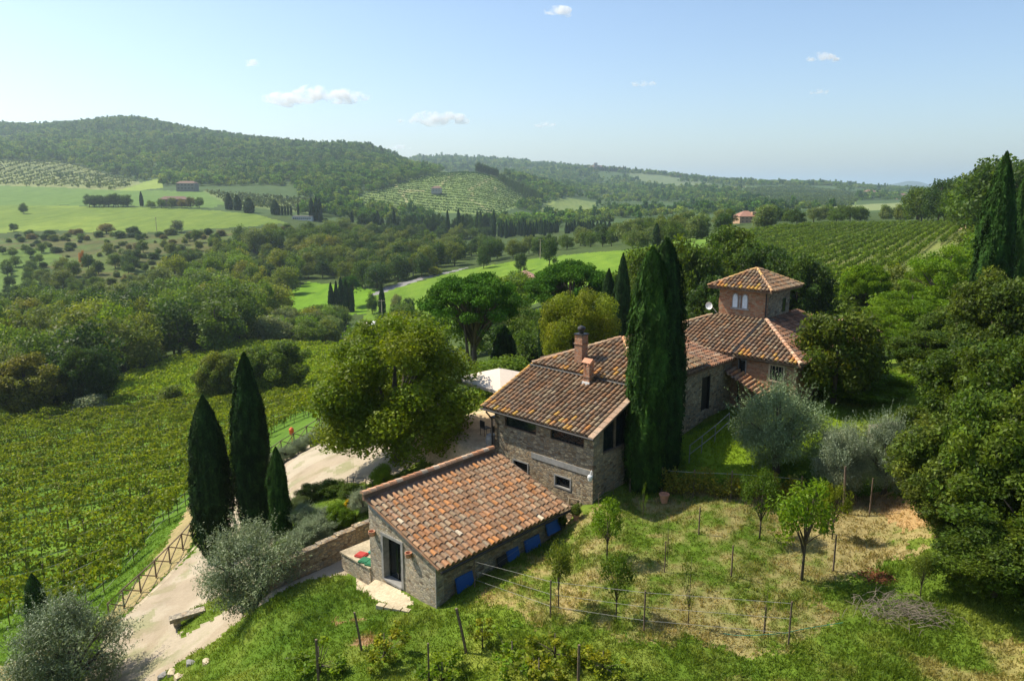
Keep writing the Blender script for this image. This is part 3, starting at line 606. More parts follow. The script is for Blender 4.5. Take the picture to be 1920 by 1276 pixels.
# roof B : hipped end, then the low side roof D
AP = Vector((15.85, 2.4, -8.1)); zB = -9.5
w = MB(); q0, q1 = Vector((12.35, -1.1, zB)), Vector((12.35, 5.95, zB)); sB = .40
slab(w, [tuple(q0), tuple(q1), tuple(AP)], .12); slab(w, [tuple(q1), (19.3, 5.95, zB), tuple(AP)], .12); slab(w, [tuple(q0), (19.3, -1.1, -9.6), tuple(AP)], .1); slab(w, [(19.3, -1.1, -9.6), (19.3, 5.95, zB), tuple(AP)], .1)
slab(w, [(12.9, -1.1, -9.78), (22.6, -1.1, -9.78), (22.9, 5.9, -9.2), (12.9, 5.9, -9.2)], .1)
tiles(w, (12.3, -1.1, zB), (0, 1, 0), (1, 0, 0), sB, [(0, 0), (7.05, 0), (3.5, 3.55)], PAL_OLD, lichen=True)
tiles(w, (12.35, -1.1, zB), (1, 0, 0), (0, 1, 0), sB, [(0, 0), (6.95, 0), (3.5, 3.5)], PAL_OLD)
tiles(w, (12.35, -1.15, -9.76), (1, 0, 0), (0, 1, 0), .15, [(.2, 0), (10.1, 0), (10.6, 4.5), (7, 4.5)], [(.30, .15, .10), (.22, .13, .10), (.34, .19, .13), (.18, .12, .1), (.36, .24, .18)])  # darker mix: the shading of this side face is put into the tile colour
rb = w.obj('roof', M['tile'], fh, fo)
w = MB(); ridge(w, q1, AP + Vector((0, 0, .04)), [(.5, .33, .2), (.55, .38, .24), (.46, .28, .17)]); ridge(w, q0, AP + Vector((0, 0, .04)), ORG); w.obj('ridge_tiles', M['tile'], rb)
# roof C/E/F : the big wing in front of the tower
zC = -9.5; sC = .375
w = MB(); slab(w, [(22, -5.05, zC), (22, 6.1, zC), (26, 2.1, -8.0), (26, -1.05, -8.0)], .12); slab(w, [(22, -5.05, zC), (26, -1.05, -8.0), (31, -1.05, -8.0), (32.5, -5.05, zC)], .12)
slab(w, [(26, 2.1, -8), (22, 6.1, zC), (32.5, 6.1, zC), (31, 2.1, -8)], .12); slab(w, [(31, -1.05, -8), (31, 2.1, -8), (32.5, 6.1, zC), (32.5, -5.05, zC)], .1)
tiles(w, (21.95, -5.1, zC), (0, 1, 0), (1, 0, 0), sC, [(0, 0), (3.98, 0), (3.98, 4.05)], PAL_OLD, lichen=True)
tiles(w, (21.95, -5.1, zC), (0, 1, 0), (1, 0, 0), sC, [(4.14, 0), (11.2, 0), (7.15, 4.1), (4.14, 4.1)], PAL_OLD)
tiles(w, (21.95, -5.1, zC), (1, 0, 0), (0, 1, 0), sC, [(0, 0), (10.5, 0), (9, 4.05), (4.05, 4.05)], [(.30, .15, .10), (.22, .13, .10), (.34, .19, .13), (.18, .12, .1)])  # right-hand face: its shade is put into this darker tile mix
rc = w.obj('roof', M['tile'], fh, fo)
w = MB(); ridge(w, (22, -5.05, zC + .02), (26, -1.1, -7.96), [(.5, .3, .2), (.55, .36, .24), (.46, .25, .15)], .13); w.obj('ridge_tiles', M['tile'], rc); w = MB(); ridge(w, (22.05, 6.1, zC), (25.9, 2.2, -7.96), [(.5, .3, .17), (.5, .35, .2)])
w.obj('ridge_tiles', M['tile'], rc); w = MB(); ridge(w, (29.6, -1.05, -7.96), (31, -1.05, -7.96), ORG); w.obj('ridge_tiles', M['tile'], rc)
w = MB(); w.tube([(22.0, -1.04, zC + .1), (25.95, -1.04, -7.9)], .05, 6); w.tube([(22.0, -.94, zC + .08), (25.95, -.94, -7.92)], .02, 6); w.obj('valley_gutter', M['metal'], fh, fo)
w = MB(); w.box(22.35, 22.7, -1.7, -.85, -14, zC); w.box(22.35, 22.7, -3.95, -1.7, -14, zC); w.box(22.35, 22.7, -4.7, -4.0, -14, zC); w.box(22.35, 22.7, -4.0, -3.95, -14, zC)
w.box(22.7, 32.2, -4.7, -4.35, -16, zC); w.box(22.35, 22.7, BR, 5.8, -14, zC); w.box(31.9, 32.2, -4.35, 5.8, -18, zC); w.box(22.7, 31.9, 5.5, 5.8, -18, zC); w.obj('wall', M['brickish'], fh, fo)
window(fh, 'a', 22.33, 0, (-4.05, -3.1), (-10.75, -9.72), -.005, bars=4, proud=.05, fr=.1, fm=M['palewood'])
window(fh, 'a', 22.33, 0, (-1.75, -1.25), (-10.6, -9.75), -.005, proud=.03)
w = MB(); w.obox((21.9, -.9, -10.35), (21.9, -3.6, -11.55), 1.0, .08, (.2, .12, .08)); w.obj('porch_roof', M['tile'], fh, fo); pr = w
w = MB(); tiles(w, (22.33, -.95, -10.3), (0, -.914, -.406), (-1, 0, 0), -.12, [(0, 0), (3.1, 0), (3.1, 1.05), (0, 1.05)], ORG + PAL_SHED); w.obj('porch_tiles', M['tile'], fh, fo)
# tower
tw = MB(); T0, T1, TB0, TB1 = 26.0, 29.45, -1.03, 2.1; zt = -6.15
tw.box(T0, T0 + .3, TB0, TB1, -9.5, zt); tw.obj('tower_wall', M['brickish'], fh, fo)
tw = MB(); tw.box(T0 + .3, T1, TB0, TB0 + .3, -9.5, zt); tw.box(T0 + .3, T1, TB1 - .3, TB1, -9.5, zt); tw.box(T1 - .3, T1, TB0 + .3, TB1 - .3, -9.5, zt); tw.obj('tower_wall', M['stone'], fh, fo)
tw = MB(); c0 = [(25.45, -1.6, zt), (25.45, 2.65, zt), (30.0, 2.65, zt), (30.0, -1.6, zt)]; ap = (27.72, .52, -5.1)
for k in range(4): slab(tw, [c0[k], c0[(k + 1) % 4], ap], .1)
st = 1.05 / 2.2
tiles(tw, (25.4, -1.65, zt), (0, 1, 0), (1, 0, 0), st, [(0, 0), (4.35, 0), (2.17, 2.3)], PAL_OLD, pu=.25, lichen=True)
tiles(tw, (25.4, -1.65, zt), (1, 0, 0), (0, 1, 0), st, [(0, 0), (4.65, 0), (2.3, 2.2)], PAL_OLD, pu=.25)
rt = tw.obj('tower_roof', M['tile'], fh, fo)
w = MB()
for c_ in c0: ridge(w, c_, Vector(ap) + Vector((0, 0, .03)), [(.58, .36, .14), (.52, .3, .16)], .10)
w.obj('ridge_tiles', M['tile'], rt)
w = MB()   # twin arched windows: surround with pointed heads, curtained panes
for b in (.35, 1.0):
    arc = [(b - .21, -7.42), (b + .21, -7.42), (b + .21, -6.75), (b + .17, -6.58), (b + .09, -6.5), (b, -6.46), (b - .09, -6.5), (b - .17, -6.58), (b - .21, -6.75)]
    w.prism(arc, 'x', T0 - .02, T0 - .004); 
w.box(T0 - .05, T0 - .004, .62, .73, -7.42, -6.6); w.box(T0 - .08, T0 - .004, .05, 1.3, -7.50, -7.42)
ow = w.obj('window', M['grey'], fh, fo)
for b in (.35, 1.0):
    g = MB(); g.prism([(b - .15, -7.38), (b + .15, -7.38), (b + .15, -6.76), (b + .1, -6.6), (b, -6.53), (b - .1, -6.6), (b - .15, -6.76)], 'x', T0 - .035, T0 - .021); g.obj('curtain', M['curtain'], ow)
window(fh, 'b', TB0 - .01, 0, (28.35, 28.85), (-7.75, -6.85), -.004, fr=.04, fm=M['metal'], proud=.01)
w = MB(); w.tube([(T0 - .07, TB0 - .02, zt - .05), (T0 - .07, TB0 - .02, -8.1)], .04, 6); w.obj('downpipe', M['metal'], fh, fo)
w = MB(); w.box(26.6, 27.2, TB1, TB1 + .35, -7.6, -7.0); w.obj('small_chimney', M['chim'], fh, fo)
# chimneys
def chimney(a, b, z0, z1, hw, nm='chimney'):
    w = MB(); w.box(a - hw, a + hw, b - hw, b + hw, z0, z1); w.box(a - hw - .04, a + hw + .04, b - hw - .04, b + hw + .04, z1 - .5, z1 - .44)
    return w.obj(nm, M['chim'], fh, fo)
c1 = chimney(13.2, 3.25, -9.6, -7.62, .25)
w = MB(); w.box(12.9, 13.5, 2.95, 3.55, -7.62, -7.56); w.lathe([(.12, -7.56), (.13, -7.42), (.19, -7.38), (.22, -7.28), (.18, -7.2), (.06, -7.14)], 14, o=(13.2, 3.25, 0)); w.obj('cap', M['metal'], c1)
c2 = chimney(12.05, 1.85, -10.2, -8.95, .19)
w = MB()
for da, db in ((-.15, -.15), (.15, -.15), (.15, .15), (-.15, .15)): w.box(12.05 + da - .04, 12.05 + da + .04, 1.85 + db - .04, 1.85 + db + .04, -8.95, -8.7)
w.prism([(-.26 + 12.05, -8.7), (.26 + 12.05, -8.7), (12.05, -8.5)], 'y', 1.58, 2.12); w.obj('cap', M['terra'], c2)
w = MB(); w.box(11.8, 11.9, 1.62, 2.08, -9.96, -9.7); w.obj('flashing', M['white'], fh, fo)
w = MB(); w.tube([(26.2, 2.35, -7.9), (26.0, 2.6, -7.5)], .02, 5); w.lathe([(.03, 0), (.16, .04), (.24, .1), (.25, .11), (.15, .05)], 14)
for i in range(len(w.v)):
    if i >= 10: x, y, z = w.v[i]; w.v[i] = (25.9 - z, 2.7 + x * .99, -7.45 + y)
w.obj('satellite_dish', M['white'], fh, fo)
w = MB(); w.tube([(8.95, BR - .02, -13.0), (8.75, BR - .1, -12.85), (8.62, BR - .12, -13.0)], .018, 6); w.lathe([(.03, -13.0), (.11, -13.06), (.13, -13.12), (.09, -13.3), (.03, -13.34)], 8, o=(8.62, BR - .12, 0)); w.obj('wall_lamp', M['white'], fh, fo)
# ---------------------------------------------------------------- vegetation
def quads(P, Nr, size, asp, rg, vert=0.0):
    n = len(P); Nr = Nr / (np.linalg.norm(Nr, axis=1, keepdims=True) + 1e-9)
    t = rg.normal(size=(n, 3)); t[:, 2] += vert * 3 * np.sign(rg.random(n) - .1)
    a = t - (t * Nr).sum(1, keepdims=True) * Nr; a /= np.linalg.norm(a, axis=1, keepdims=True) + 1e-9
    b = np.cross(Nr, a); s = np.asarray(size)[:, None]
    V = np.stack([P - a * s, P - b * s * asp + a * s * .1, P + a * s, P + b * s * asp + a * s * .1], 1).reshape(-1, 3)
    return V, np.arange(4 * n).reshape(n, 4)
def tint(n, rg, amt=.3, yel=.25, k=None):
    v = 1 + amt * (rg.random(n) - .5) * 2
    y = rg.random(n) ** 2 * yel
    if k is not None: v = v * k[0]; y = y + k[1]
    return np.stack([v * (1 + y), v * (1 + .25 * y), v * (1 - .6 * y)], 1)
def clumps(rg, cen, rad, n, size, asp, flat=1.0, amt=.3, yel=.25, vert=0., outward=.6):
    w = rad ** 2; k = rg.choice(len(cen), n, p=w / w.sum())
    d = rg.normal(size=(n, 3)); d /= np.linalg.norm(d, axis=1, keepdims=True)
    r = rg.random(n) ** .45
    P = cen[k] + d * (rad[k] * r)[:, None] * np.array([1, 1, flat])
    Nr = d * outward + rg.normal(size=(n, 3)) * .6 + np.array([0, 0, .25])
    cv = 1 + .35 * (rg.random(len(cen)) - .5); cyl = rg.random(len(cen)) ** 2 * yel
    V, Q = quads(P, Nr, size * (.6 + .8 * rg.random(n)), asp, rg, vert)
    return V, Q, tint(n, rg, amt, yel * .6, (cv[k], cyl[k]))
def join(parts):
    V = []; Q = []; Cc = []; o = 0
    for v, q, c in parts: V.append(v); Q.append(q + o); Cc.append(c); o += len(v)
    return np.concatenate(V), np.concatenate(Q), np.concatenate(Cc)
def ellip(rg, m, c, r, lo=.45, hi=.92, zmin=-.8):
    d = rg.normal(size=(m * 3, 3)); d /= np.linalg.norm(d, axis=1, keepdims=True); d = d[d[:, 2] > zmin][:m]
    return np.array(c) + d * np.array(r) * (lo + (hi - lo) * rg.random((len(d), 1)) ** .6)
def trunk_mesh(name, pts, rad, limbs, mt=None):
    w = MB(); w.tube(pts, rad, 7)
    for p, r in limbs: w.tube(p, r, 5)
    return w.data(name, mt or M['bark'], smooth=True)
def crown_broad(seed, n, leaf, M_=45, zc=.56, rz=.42, rx=.5, cr=.15, asp=.62, amt=.3, yel=.25, flat=.85, lo=.42, rag=.25):
    rg = np.random.default_rng(seed)
    cen = ellip(rg, M_, (0, 0, zc), (rx - cr * .8, rx - cr * .8, rz - cr * .7), lo, 1.0)
    cen[:, :2] *= (1 + rag * (rg.random((len(cen), 1)) - .5)); cen[:, 2] += rag * .12 * (rg.random(len(cen)) - .5); rad = cr * (.65 + .75 * rg.random(len(cen)))
    return clumps(rg, cen, rad, n, leaf, asp, flat, amt, yel), cen
def limbs_to(cen, z0, k, rg, r=.012, bend=.06):
    out = []
    for c in cen[rg.choice(len(cen), min(k, len(cen)), replace=False)]:
        z = z0 * (.7 + .5 * rg.random()); m = np.array([c[0] * .45, c[1] * .45, z + (c[2] - z) * .5 + bend * (rg.random() - .3)])
        out.append(([(0, 0, z), tuple(m), tuple(c)], [r, r * .65, r * .25]))
    return out
PROTO = {}
def proto(kind, seed):
    key = (kind, seed)
    if key in PROTO: return PROTO[key]
    rg = np.random.default_rng(seed * 101 + len(kind)); lm = M['leaf']; tr = None
    if kind == 'hero':       # big round tree seen near
        (V, Q, Cc), cen = crown_broad(seed, 88000, .0088, 130, .44, .53, .5, .10, amt=.3, yel=.35)
        tr = ([(0, 0, -.06), (.005, 0, .12), (0, .01, .3), (0, 0, .62)], [.035, .03, .024, .008], limbs_to(cen, .25, 26, rg))
    elif kind == 'oak':      # ragged broadleaf, near
        (V, Q, Cc), cen = crown_broad(seed, 44000, .0150, 120, .49, .51, .5, .105, asp=.55, amt=.55, yel=.4, lo=.45, rag=.6)
        tr = ([(0, 0, -.06), (.01, 0, .15), (-.01, .01, .35), (0, 0, .7)], [.03, .025, .02, .006], limbs_to(cen, .3, 22, rg))
    elif kind == 'locust':   # feathery layered bright tree
        cen = ellip(rg, 70, (0, 0, .58), (.42, .42, .38), .35, 1); rad = .10 * (.7 + .7 * rg.random(len(cen)))
        V, Q, Cc = clumps(rg, cen, rad, 30000, .012, .4, .45, .3, .25, outward=.2)
        tr = ([(0, 0, -.05), (.02, 0, .2), (0, .01, .45), (0, 0, .8)], [.022, .018, .014, .004], limbs_to(cen, .35, 18, rg))
    elif kind == 'magnolia':
        (V, Q, Cc), cen = crown_broad(seed, 15000, .021, 60, .5, .48, .46, .12, asp=.42, amt=.5, yel=.7)
        tr = ([(0, 0, -.05), (0, 0, .3), (0, 0, .8)], [.03, .02, .005], [])
    elif kind == 'mid':      # middle distance
        (V, Q, Cc), cen = crown_broad(seed, 4600, .023, 38, .49, .51, .5, .15, amt=.35, yel=.3)
        tr = ([(0, 0, -.08), (0, 0, .3), (0, 0, .6)], [.03, .024, .01], limbs_to(cen, .28, 5, rg, .014))
    elif kind == 'tallmid':
        (V, Q, Cc), cen = crown_broad(seed, 4600, .022, 38, .5, .5, .42, .13, amt=.35, yel=.3, lo=.3)
        tr = ([(0, 0, -.08), (0, 0, .4), (0, 0, .8)], [.024, .018, .006], limbs_to(cen, .3, 5, rg, .01))
    elif kind == 'bush':
        (V, Q, Cc), cen = crown_broad(seed, 5500, .03, 34, .40, .55, .5, .2, amt=.35, yel=.25)
        tr = ([(0, 0, -.08), (0, 0, .5)], [.03, .01], [])
    elif kind == 'nearbush':
        (V, Q, Cc), cen = crown_broad(seed, 26000, .016, 70, .42, .55, .5, .14, amt=.35, yel=.3)
        tr = ([(0, 0, -.06), (0, 0, .5)], [.03, .01], limbs_to(cen, .2, 8, rg))
    elif kind == 'olive':
        lm = M['olive_leaf']; cen = ellip(rg, 95, (0, 0, .50), (.42, .42, .42), .45, 1, -.85); rad = .11 * (.7 + .7 * rg.random(len(cen)))
        a = clumps(rg, cen, rad, 42000, .0135, .24, 1, .35, .12, outward=.25, vert=.6)
        tip = cen[cen[:, 2] > .5]; m = 260; k = rg.integers(0, len(tip), m); L = .10 + .08 * rg.random(m)   # upright shoots
        d = (tip[k] - np.array([0, 0, .35])); d /= np.linalg.norm(d, axis=1, keepdims=True); d += rg.normal(size=(m, 3)) * .3 + np.array([0, 0, .5]); d /= np.linalg.norm(d, axis=1, keepdims=True)
        ns = 26; t = rg.random((m, ns)); st = tip[k] + rg.normal(size=(m, 3)) * .05
        P = (st[:, None] + d[:, None] * (L[:, None] * t * 1.6)[..., None]).reshape(-1, 3) + rg.normal(size=(m * ns, 3)) * .006
        V2, Q2 = quads(P, rg.normal(size=P.shape), .011 * (.6 + .7 * rg.random(len(P))), .25, rg, .6)
        V, Q, Cc = join([a, (V2, Q2, tint(len(P), rg, .3, .1, (np.full(len(P), 1.15), 0)))])
        tr = ([(0, 0, -.06), (.03, .01, .12), (.02, .02, .3), (0, 0, .6)], [.045, .035, .028, .008], limbs_to(cen, .22, 24, rg, .02))
    elif kind in ('cypress', 'cypressfat'):
        lm = M['needle']; n = 34000; t = rg.random(n) ** .85
        f = np.interp(t, [0, .03, .12, .35, .55, .75, .9, .97, 1], [.5, .72, .9, 1, .93, .74, .40, .17, .0] if kind == 'cypress' else [.75, .9, .98, 1, .96, .82, .58, .28, .03])
        an = rg.random(n) * 2 * np.pi
        lob = .72 + .42 * vnoise(an / (2 * np.pi) * 13 + 3 * seed, t * 6, seed) + .22 * vnoise(an * 6, t * 22, seed + 5)
        rr = .5 * f * lob * (1 - .22 * rg.random(n) ** 2.5) * (1 + .16 * rg.random(n) ** 9)
        P = np.stack([np.cos(an) * rr, np.sin(an) * rr, t], 1)
        Nr = np.stack([np.cos(an), np.sin(an), .35 + 0 * an], 1) + rg.normal(size=(n, 3)) * .35
        size = .045 * (.5 + .9 * rg.random(n))
        V, Q = quads(P, Nr, size, .35, rg, 0)
        # built in a frame where width is 1 and height 1, so squash the leaf in z (the height scale is ~5x)
        cz_ = np.repeat(P[:, 2], 4); V[:, 2] = cz_ + (V[:, 2] - cz_) * .30
        k = .5 + 1.0 * vnoise(an * 4, t * 24, seed + 9) * vnoise(an * 11, t * 9, seed + 2) * 1.6
        Cc = tint(n, rg, .3, .25, (k, 0))
        w = MB(); prof = [(.36 * v, z) for z, v in zip([0, .12, .35, .55, .75, .9, .98], [.6, .9, 1, .9, .66, .33, .04])]; w.lathe(prof, 12)  # dark solid core added inside the crown to block light
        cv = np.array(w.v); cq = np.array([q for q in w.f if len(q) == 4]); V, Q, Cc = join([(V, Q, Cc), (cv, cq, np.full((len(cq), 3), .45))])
        tr = ([(0, 0, -.03), (0, 0, .1)], [.09, .07], [])
    elif kind == 'cypressfar':
        lm = M['needle']; n = 1500; t = rg.random(n); f = np.interp(t, [0, .1, .4, .7, .9, 1], [.6, .9, 1, .75, .35, .02]); an = rg.random(n) * 6.283
        rr = .5 * f * (.8 + .3 * rg.random(n)); P = np.stack([np.cos(an) * rr, np.sin(an) * rr, t], 1)
        V, Q = quads(P, np.stack([np.cos(an), np.sin(an), .3 + 0 * an], 1) + rg.normal(size=(n, 3)) * .3, .13 * (.5 + rg.random(n)), .5, rg)
        c_ = np.repeat(P[:, 2], 4); V[:, 2] = c_ + (V[:, 2] - c_) * .35; Cc = tint(n, rg, .35, .2)
        tr = ([(0, 0, -.05), (0, 0, .5)], [.08, .2], [])
    elif kind == 'pine':     # umbrella pine
        lm = M['needle']; d = rg.normal(size=(300, 3)); d /= np.linalg.norm(d, axis=1, keepdims=True); d = d[d[:, 2] > -.12][:115]
        cen = np.array([0, 0, .66]) + d * np.array([.43, .43, .27]) * (.72 + .28 * rg.random((len(d), 1))); rad = .075 * (.8 + .5 * rg.random(len(cen)))
        a = clumps(rg, cen, rad, 42000, .0115, .35, .55, .35, .25, outward=.5, vert=.5)
        c2 = np.array([0, 0, .6]) + rg.normal(size=(60, 3)) * np.array([.22, .22, .09]); b = clumps(rg, c2, np.full(60, .06), 5000, .011, .35, .6, .3, .1)
        b = (b[0], b[1], b[2] * np.array([.8, .7, .75])); V, Q, Cc = join([a, b]); lb = []
        for c in cen[::2]: z = .3 + .22 * rg.random(); lb.append(([(.02, 0, z), (c[0] * .5, c[1] * .5, z + (c[2] - z) * .62), tuple(c)], [.013, .008, .003]))
        tr = ([(-.02, 0, -.06), (.02, 0, .15), (.01, 0, .35), (.02, 0, .62)], [.028, .024, .02, .01], lb + [([(.0, 0, .1), (-.1, .02, .28), (-.14, .04, .6)], [.018, .015, .006])])
    elif kind == 'sapling':
        cen = ellip(rg, 26, (0, 0, .66), (.36, .36, .30), .3, 1, -.7); rad = .12 * (.6 + .8 * rg.random(len(cen)))
        V, Q, Cc = clumps(rg, cen, rad, 2600, .023, .42, 1, .35, .3, outward=.3)
        tr = ([(0, 0, -.04), (.005, 0, .3), (0, 0, .8)], [.018, .015, .005], limbs_to(cen, .34, 14, rg, .009))
    elif kind == 'vinelet':
        cen = rg.random((16, 3)) * np.array([1, .5, .8]) - np.array([.5, .25, -.12]); rad = .13 * (.5 + .8 * rg.random(len(cen)))
        V, Q, Cc = clumps(rg, cen, rad, 900, .036, .7, 1, .4, .5, outward=.3)
        tr = ([(0, 0, -.04), (.01, 0, .3), (0, 0, .9)], [.03, .02, .008], limbs_to(cen, .25, 12, rg, .009))
    elif kind == 'thin':
        cen = ellip(rg, 16, (0, 0, .6), (.3, .3, .36), .3, 1, -.9); rad = .09 * (.6 + .8 * rg.random(len(cen)))
        V, Q, Cc = clumps(rg, cen, rad, 420, .022, .42, 1, .35, .4, outward=.3)
        tr = ([(0, 0, -.04), (.01, 0, .3), (0, 0, .95)], [.016, .012, .004], limbs_to(cen, .3, 12, rg, .006))
    me = npmesh(kind + "_crown", V, Q, [lm], np.clip(Cc, .05, 3))
    tm = trunk_mesh(kind + "_trunk", *tr)
    PROTO[key] = (me, tm); return PROTO[key]
FARP = {}
def single(kind, seed):
    key = (kind, seed)
    if key in FARP: return FARP[key]
    cm, tm = proto(kind, seed); me = cm.copy(); me.materials.append(M['bark'])
    import bmesh
    bm = bmesh.new(); bm.from_mesh(me); n0 = len(bm.faces); bm.from_mesh(tm); bm.faces.ensure_lookup_table()
    for f in bm.faces[n0:]: f.material_index = 1
    bm.to_mesh(me); bm.free(); FARP[key] = me; return me
GREENS = dict(walnut=(.100, .162, .006), dark=(.038, .085, .012), mid=(.074, .138, .012), olive_g=(.11, .158, .022), bright=(.115, .215, .008), yellow=(.165, .22, .012), autumn=(.14, .165, .018), brown=(.13, .12, .03),
              cyp=(.020, .050, .012), cyp2=(.030, .075, .012), pine=(.045, .13, .010), olive=(.18, .25, .115), silver=(.19, .24, .15), grey=(.155, .205, .105), pale=(.13, .19, .06), orange=(.36, .15, .04), yel2=(.22, .25, .01))
def tree(name, kind, seed, X, Y, h, wd, color, label=None, cat='tree', group=None, parts=True, z=None, rz=None):
    z = h1(X, Y) if z is None else z; rz = R.uniform(0, 6.28) if rz is None else rz
    if isinstance(color, str): color = GREENS[color]
    k = R.uniform(.9, 1.1); color = (color[0] * k, color[1] * k, color[2] * k, 1)
    if parts:
        cm, tm = proto(kind, seed); t = thing(name, label, cat, (X, Y, z), rz, group); t.scale = (wd, wd, h)
        c = link('crown', cm, t); c.color = color; link('trunk', tm, t)
    else:
        t = link(name, single(kind, seed), None, label, cat, group); t.location = (X, Y, z - .02 * h); t.scale = (wd, wd, h); t.rotation_euler = (0, 0, rz); t.color = color
    return t
def T(name, kind, seed, px, base, top, wpx, color, label, cat='tree', group=None, Y=None, parts=True, dx=0):
    """a tree whose top shows at py=top; it stands where the sight line to (px, base) meets the ground, or at distance Y"""
    if Y is None: g = G(px, base); X, Y, z = g
    else:
        u = ray(px, (base + top) / 2)[0]; X = u * Y; z = h1(X, Y)
    h = ray(px, top)[1] * Y - z; d = math.sqrt(Y * Y + z * z) ; wd = wpx / F * (Y * cP - z * sP)
    return tree(name, kind, seed, X + dx, Y, max(h, .3), wd, color, label, cat, group, parts, z)
# cypresses
T('cypress_tree', 'cypress', 1, 405, 1042, 743, 68, 'cyp', 'tall dark cypress beside the drive fence, left of the two tall ones')
T('cypress_tree', 'cypress', 2, 482, 1000, 663, 62, 'cyp', 'tallest dark cypress left of the gravel drive, between two lower ones')
T('cypress_tree', 'cypress', 3, 528, 1010, 838, 38, 'cyp2', 'slim small cypress beside the flower bed, right of the tall pair')
T('cypress_tree', 'cypress', 1, 75, 1190, 1075, 34, 'cyp2', 'lone small cypress at the lower left among the vines')
T('cypress_tree', 'cypressfat', 2, 1216, 893, 466, 74, 'cyp2', 'left half of the huge twin cypress in front of the farmhouse', Y=34.6)
T('cypress_tree', 'cypressfat', 4, 1242, 893, 450, 76, 'cyp', 'right half of the huge twin cypress in front of the farmhouse', Y=35.2)
T('cypress_tree', 'cypress', 3, 1166, 668, 477, 34, 'cyp', 'slender cypress rising behind the hipped roof, taller of two', Y=72)
T('cypress_tree', 'cypress', 1, 1140, 668, 505, 36, 'cyp', 'lower cypress touching the slender one behind the hipped roof', Y=75)
T('cypress_tree', 'cypress', 4, 946, 690, 612, 46, 'cyp', 'short dark cypress under the umbrella pines behind the farmhouse', Y=66)
T('cypress_tree', 'cypress', 2, 1019, 690, 565, 18, 'cyp', 'thin cypress tip beside the yellow tree behind the farmhouse', Y=74)
T('cypress_tree', 'cypress', 3, 1862, 690, 288, 66, 'cyp2', 'very tall cypress at the right edge standing against the sky', Y=46)
T('cypress_tree', 'cypress', 3, 1908, 600, 322, 50, 'cyp2', 'cypress partly cut by the right edge of the view', Y=56)
# umbrella pines and the trees round the house
T('umbrella_pine', 'pine', 1, 888, 690, 500, 212, 'pine', 'big umbrella pine with forked trunk behind the round walnut tree', Y=66)
T('umbrella_pine', 'pine', 2, 1068, 670, 477, 185, 'pine', 'umbrella pine behind the yellow tree, farther of the big pair', Y=86)
T('umbrella_pine', 'pine', 3, 657, 552, 512, 42, 'pine', 'small flat-topped umbrella pine in the valley by the cypress clump', Y=290, parts=False)
T('umbrella_pine', 'pine', 2, 1622, 590, 487, 100, 'bright', 'light green umbrella pine at the lower edge of the right vineyard', Y=78)
T('walnut_tree', 'hero', 1, 742, 910, 574, 340, 'walnut', 'huge round yellow-green tree beside the gravel yard', Y=40.5)
T('maple_tree', 'hero', 2, 1082, 690, 522, 165, 'yellow', 'yellow-green tree behind the hipped roof and brick chimney', Y=60)
T('magnolia_tree', 'magnolia', 1, 1572, 735, 556, 190, (.075, .125, .016), 'dark glossy magnolia beside the far corner of the farmhouse', Y=41)
T('olive_tree', 'olive', 1, 1457, 882, 718, 178, 'olive', 'big round grey-green olive tree on the lawn by the farmhouse')
T('olive_tree', 'olive', 2, 1572, 925, 790, 118, 'silver', 'silvery olive tree behind the orchard, left of its pair')
T('olive_tree', 'olive', 3, 1655, 925, 782, 112, 'silver', 'silvery olive tree behind the orchard, right of its pair')
T('olive_tree', 'olive', 2, 478, 1160, 985, 210, 'grey', 'wide grey olive tree on the grass between drive and shed', Y=31)
T('olive_tree', 'olive', 3, 135, 1400, 1128, 235, 'grey', 'large grey olive tree in the bottom left corner', Y=30)
T('laurel_bush', 'nearbush', 1, 1622, 810, 690, 190, 'bright', 'broad rounded bright green shrub between magnolia and silver olives', 'bush', Y=42)
T('laurel_bush', 'nearbush', 2, 1500, 760, 715, 90, 'bright', 'low clipped shrub on the lawn below the barred window', 'bush', Y=43)
T('wisteria_bush', 'nearbush', 3, 945, 740, 668, 160, 'bright', 'bright green climber mound behind the cream parasol', 'bush', Y=53)
T('shrub', 'nearbush', 1, 718, 925, 868, 50, 'bright', 'bright shrub at the gravel edge under the round tree', 'bush')
for k, (px, Y, top, wp, sd_, cc, lb) in enumerate([(1232, 92, 446, 130, 1, 'mid', 'oak rising just behind the twin cypress'), (1300, 84, 436, 130, 2, 'mid', 'oak left of the tower roof, with a round top'), (1372, 98, 424, 140, 3, 'mid', 'tallest oak behind the tower roof'),
        (1440, 88, 446, 130, 1, 'dark', 'dark oak directly behind the tower roof peak'), (1495, 84, 470, 120, 2, 'dark', 'dark oak right of the tower roof'), (1205, 75, 520, 80, 3, 'mid', 'lower tree between slender cypress and twin cypress'),
        (1340, 70, 500, 120, 1, 'dark', 'dark tree touching the left side of the tower')]):
    T('oak_tree', 'oak', sd_, px, 600, top, wp * 1.15, cc, lb, Y=Y)
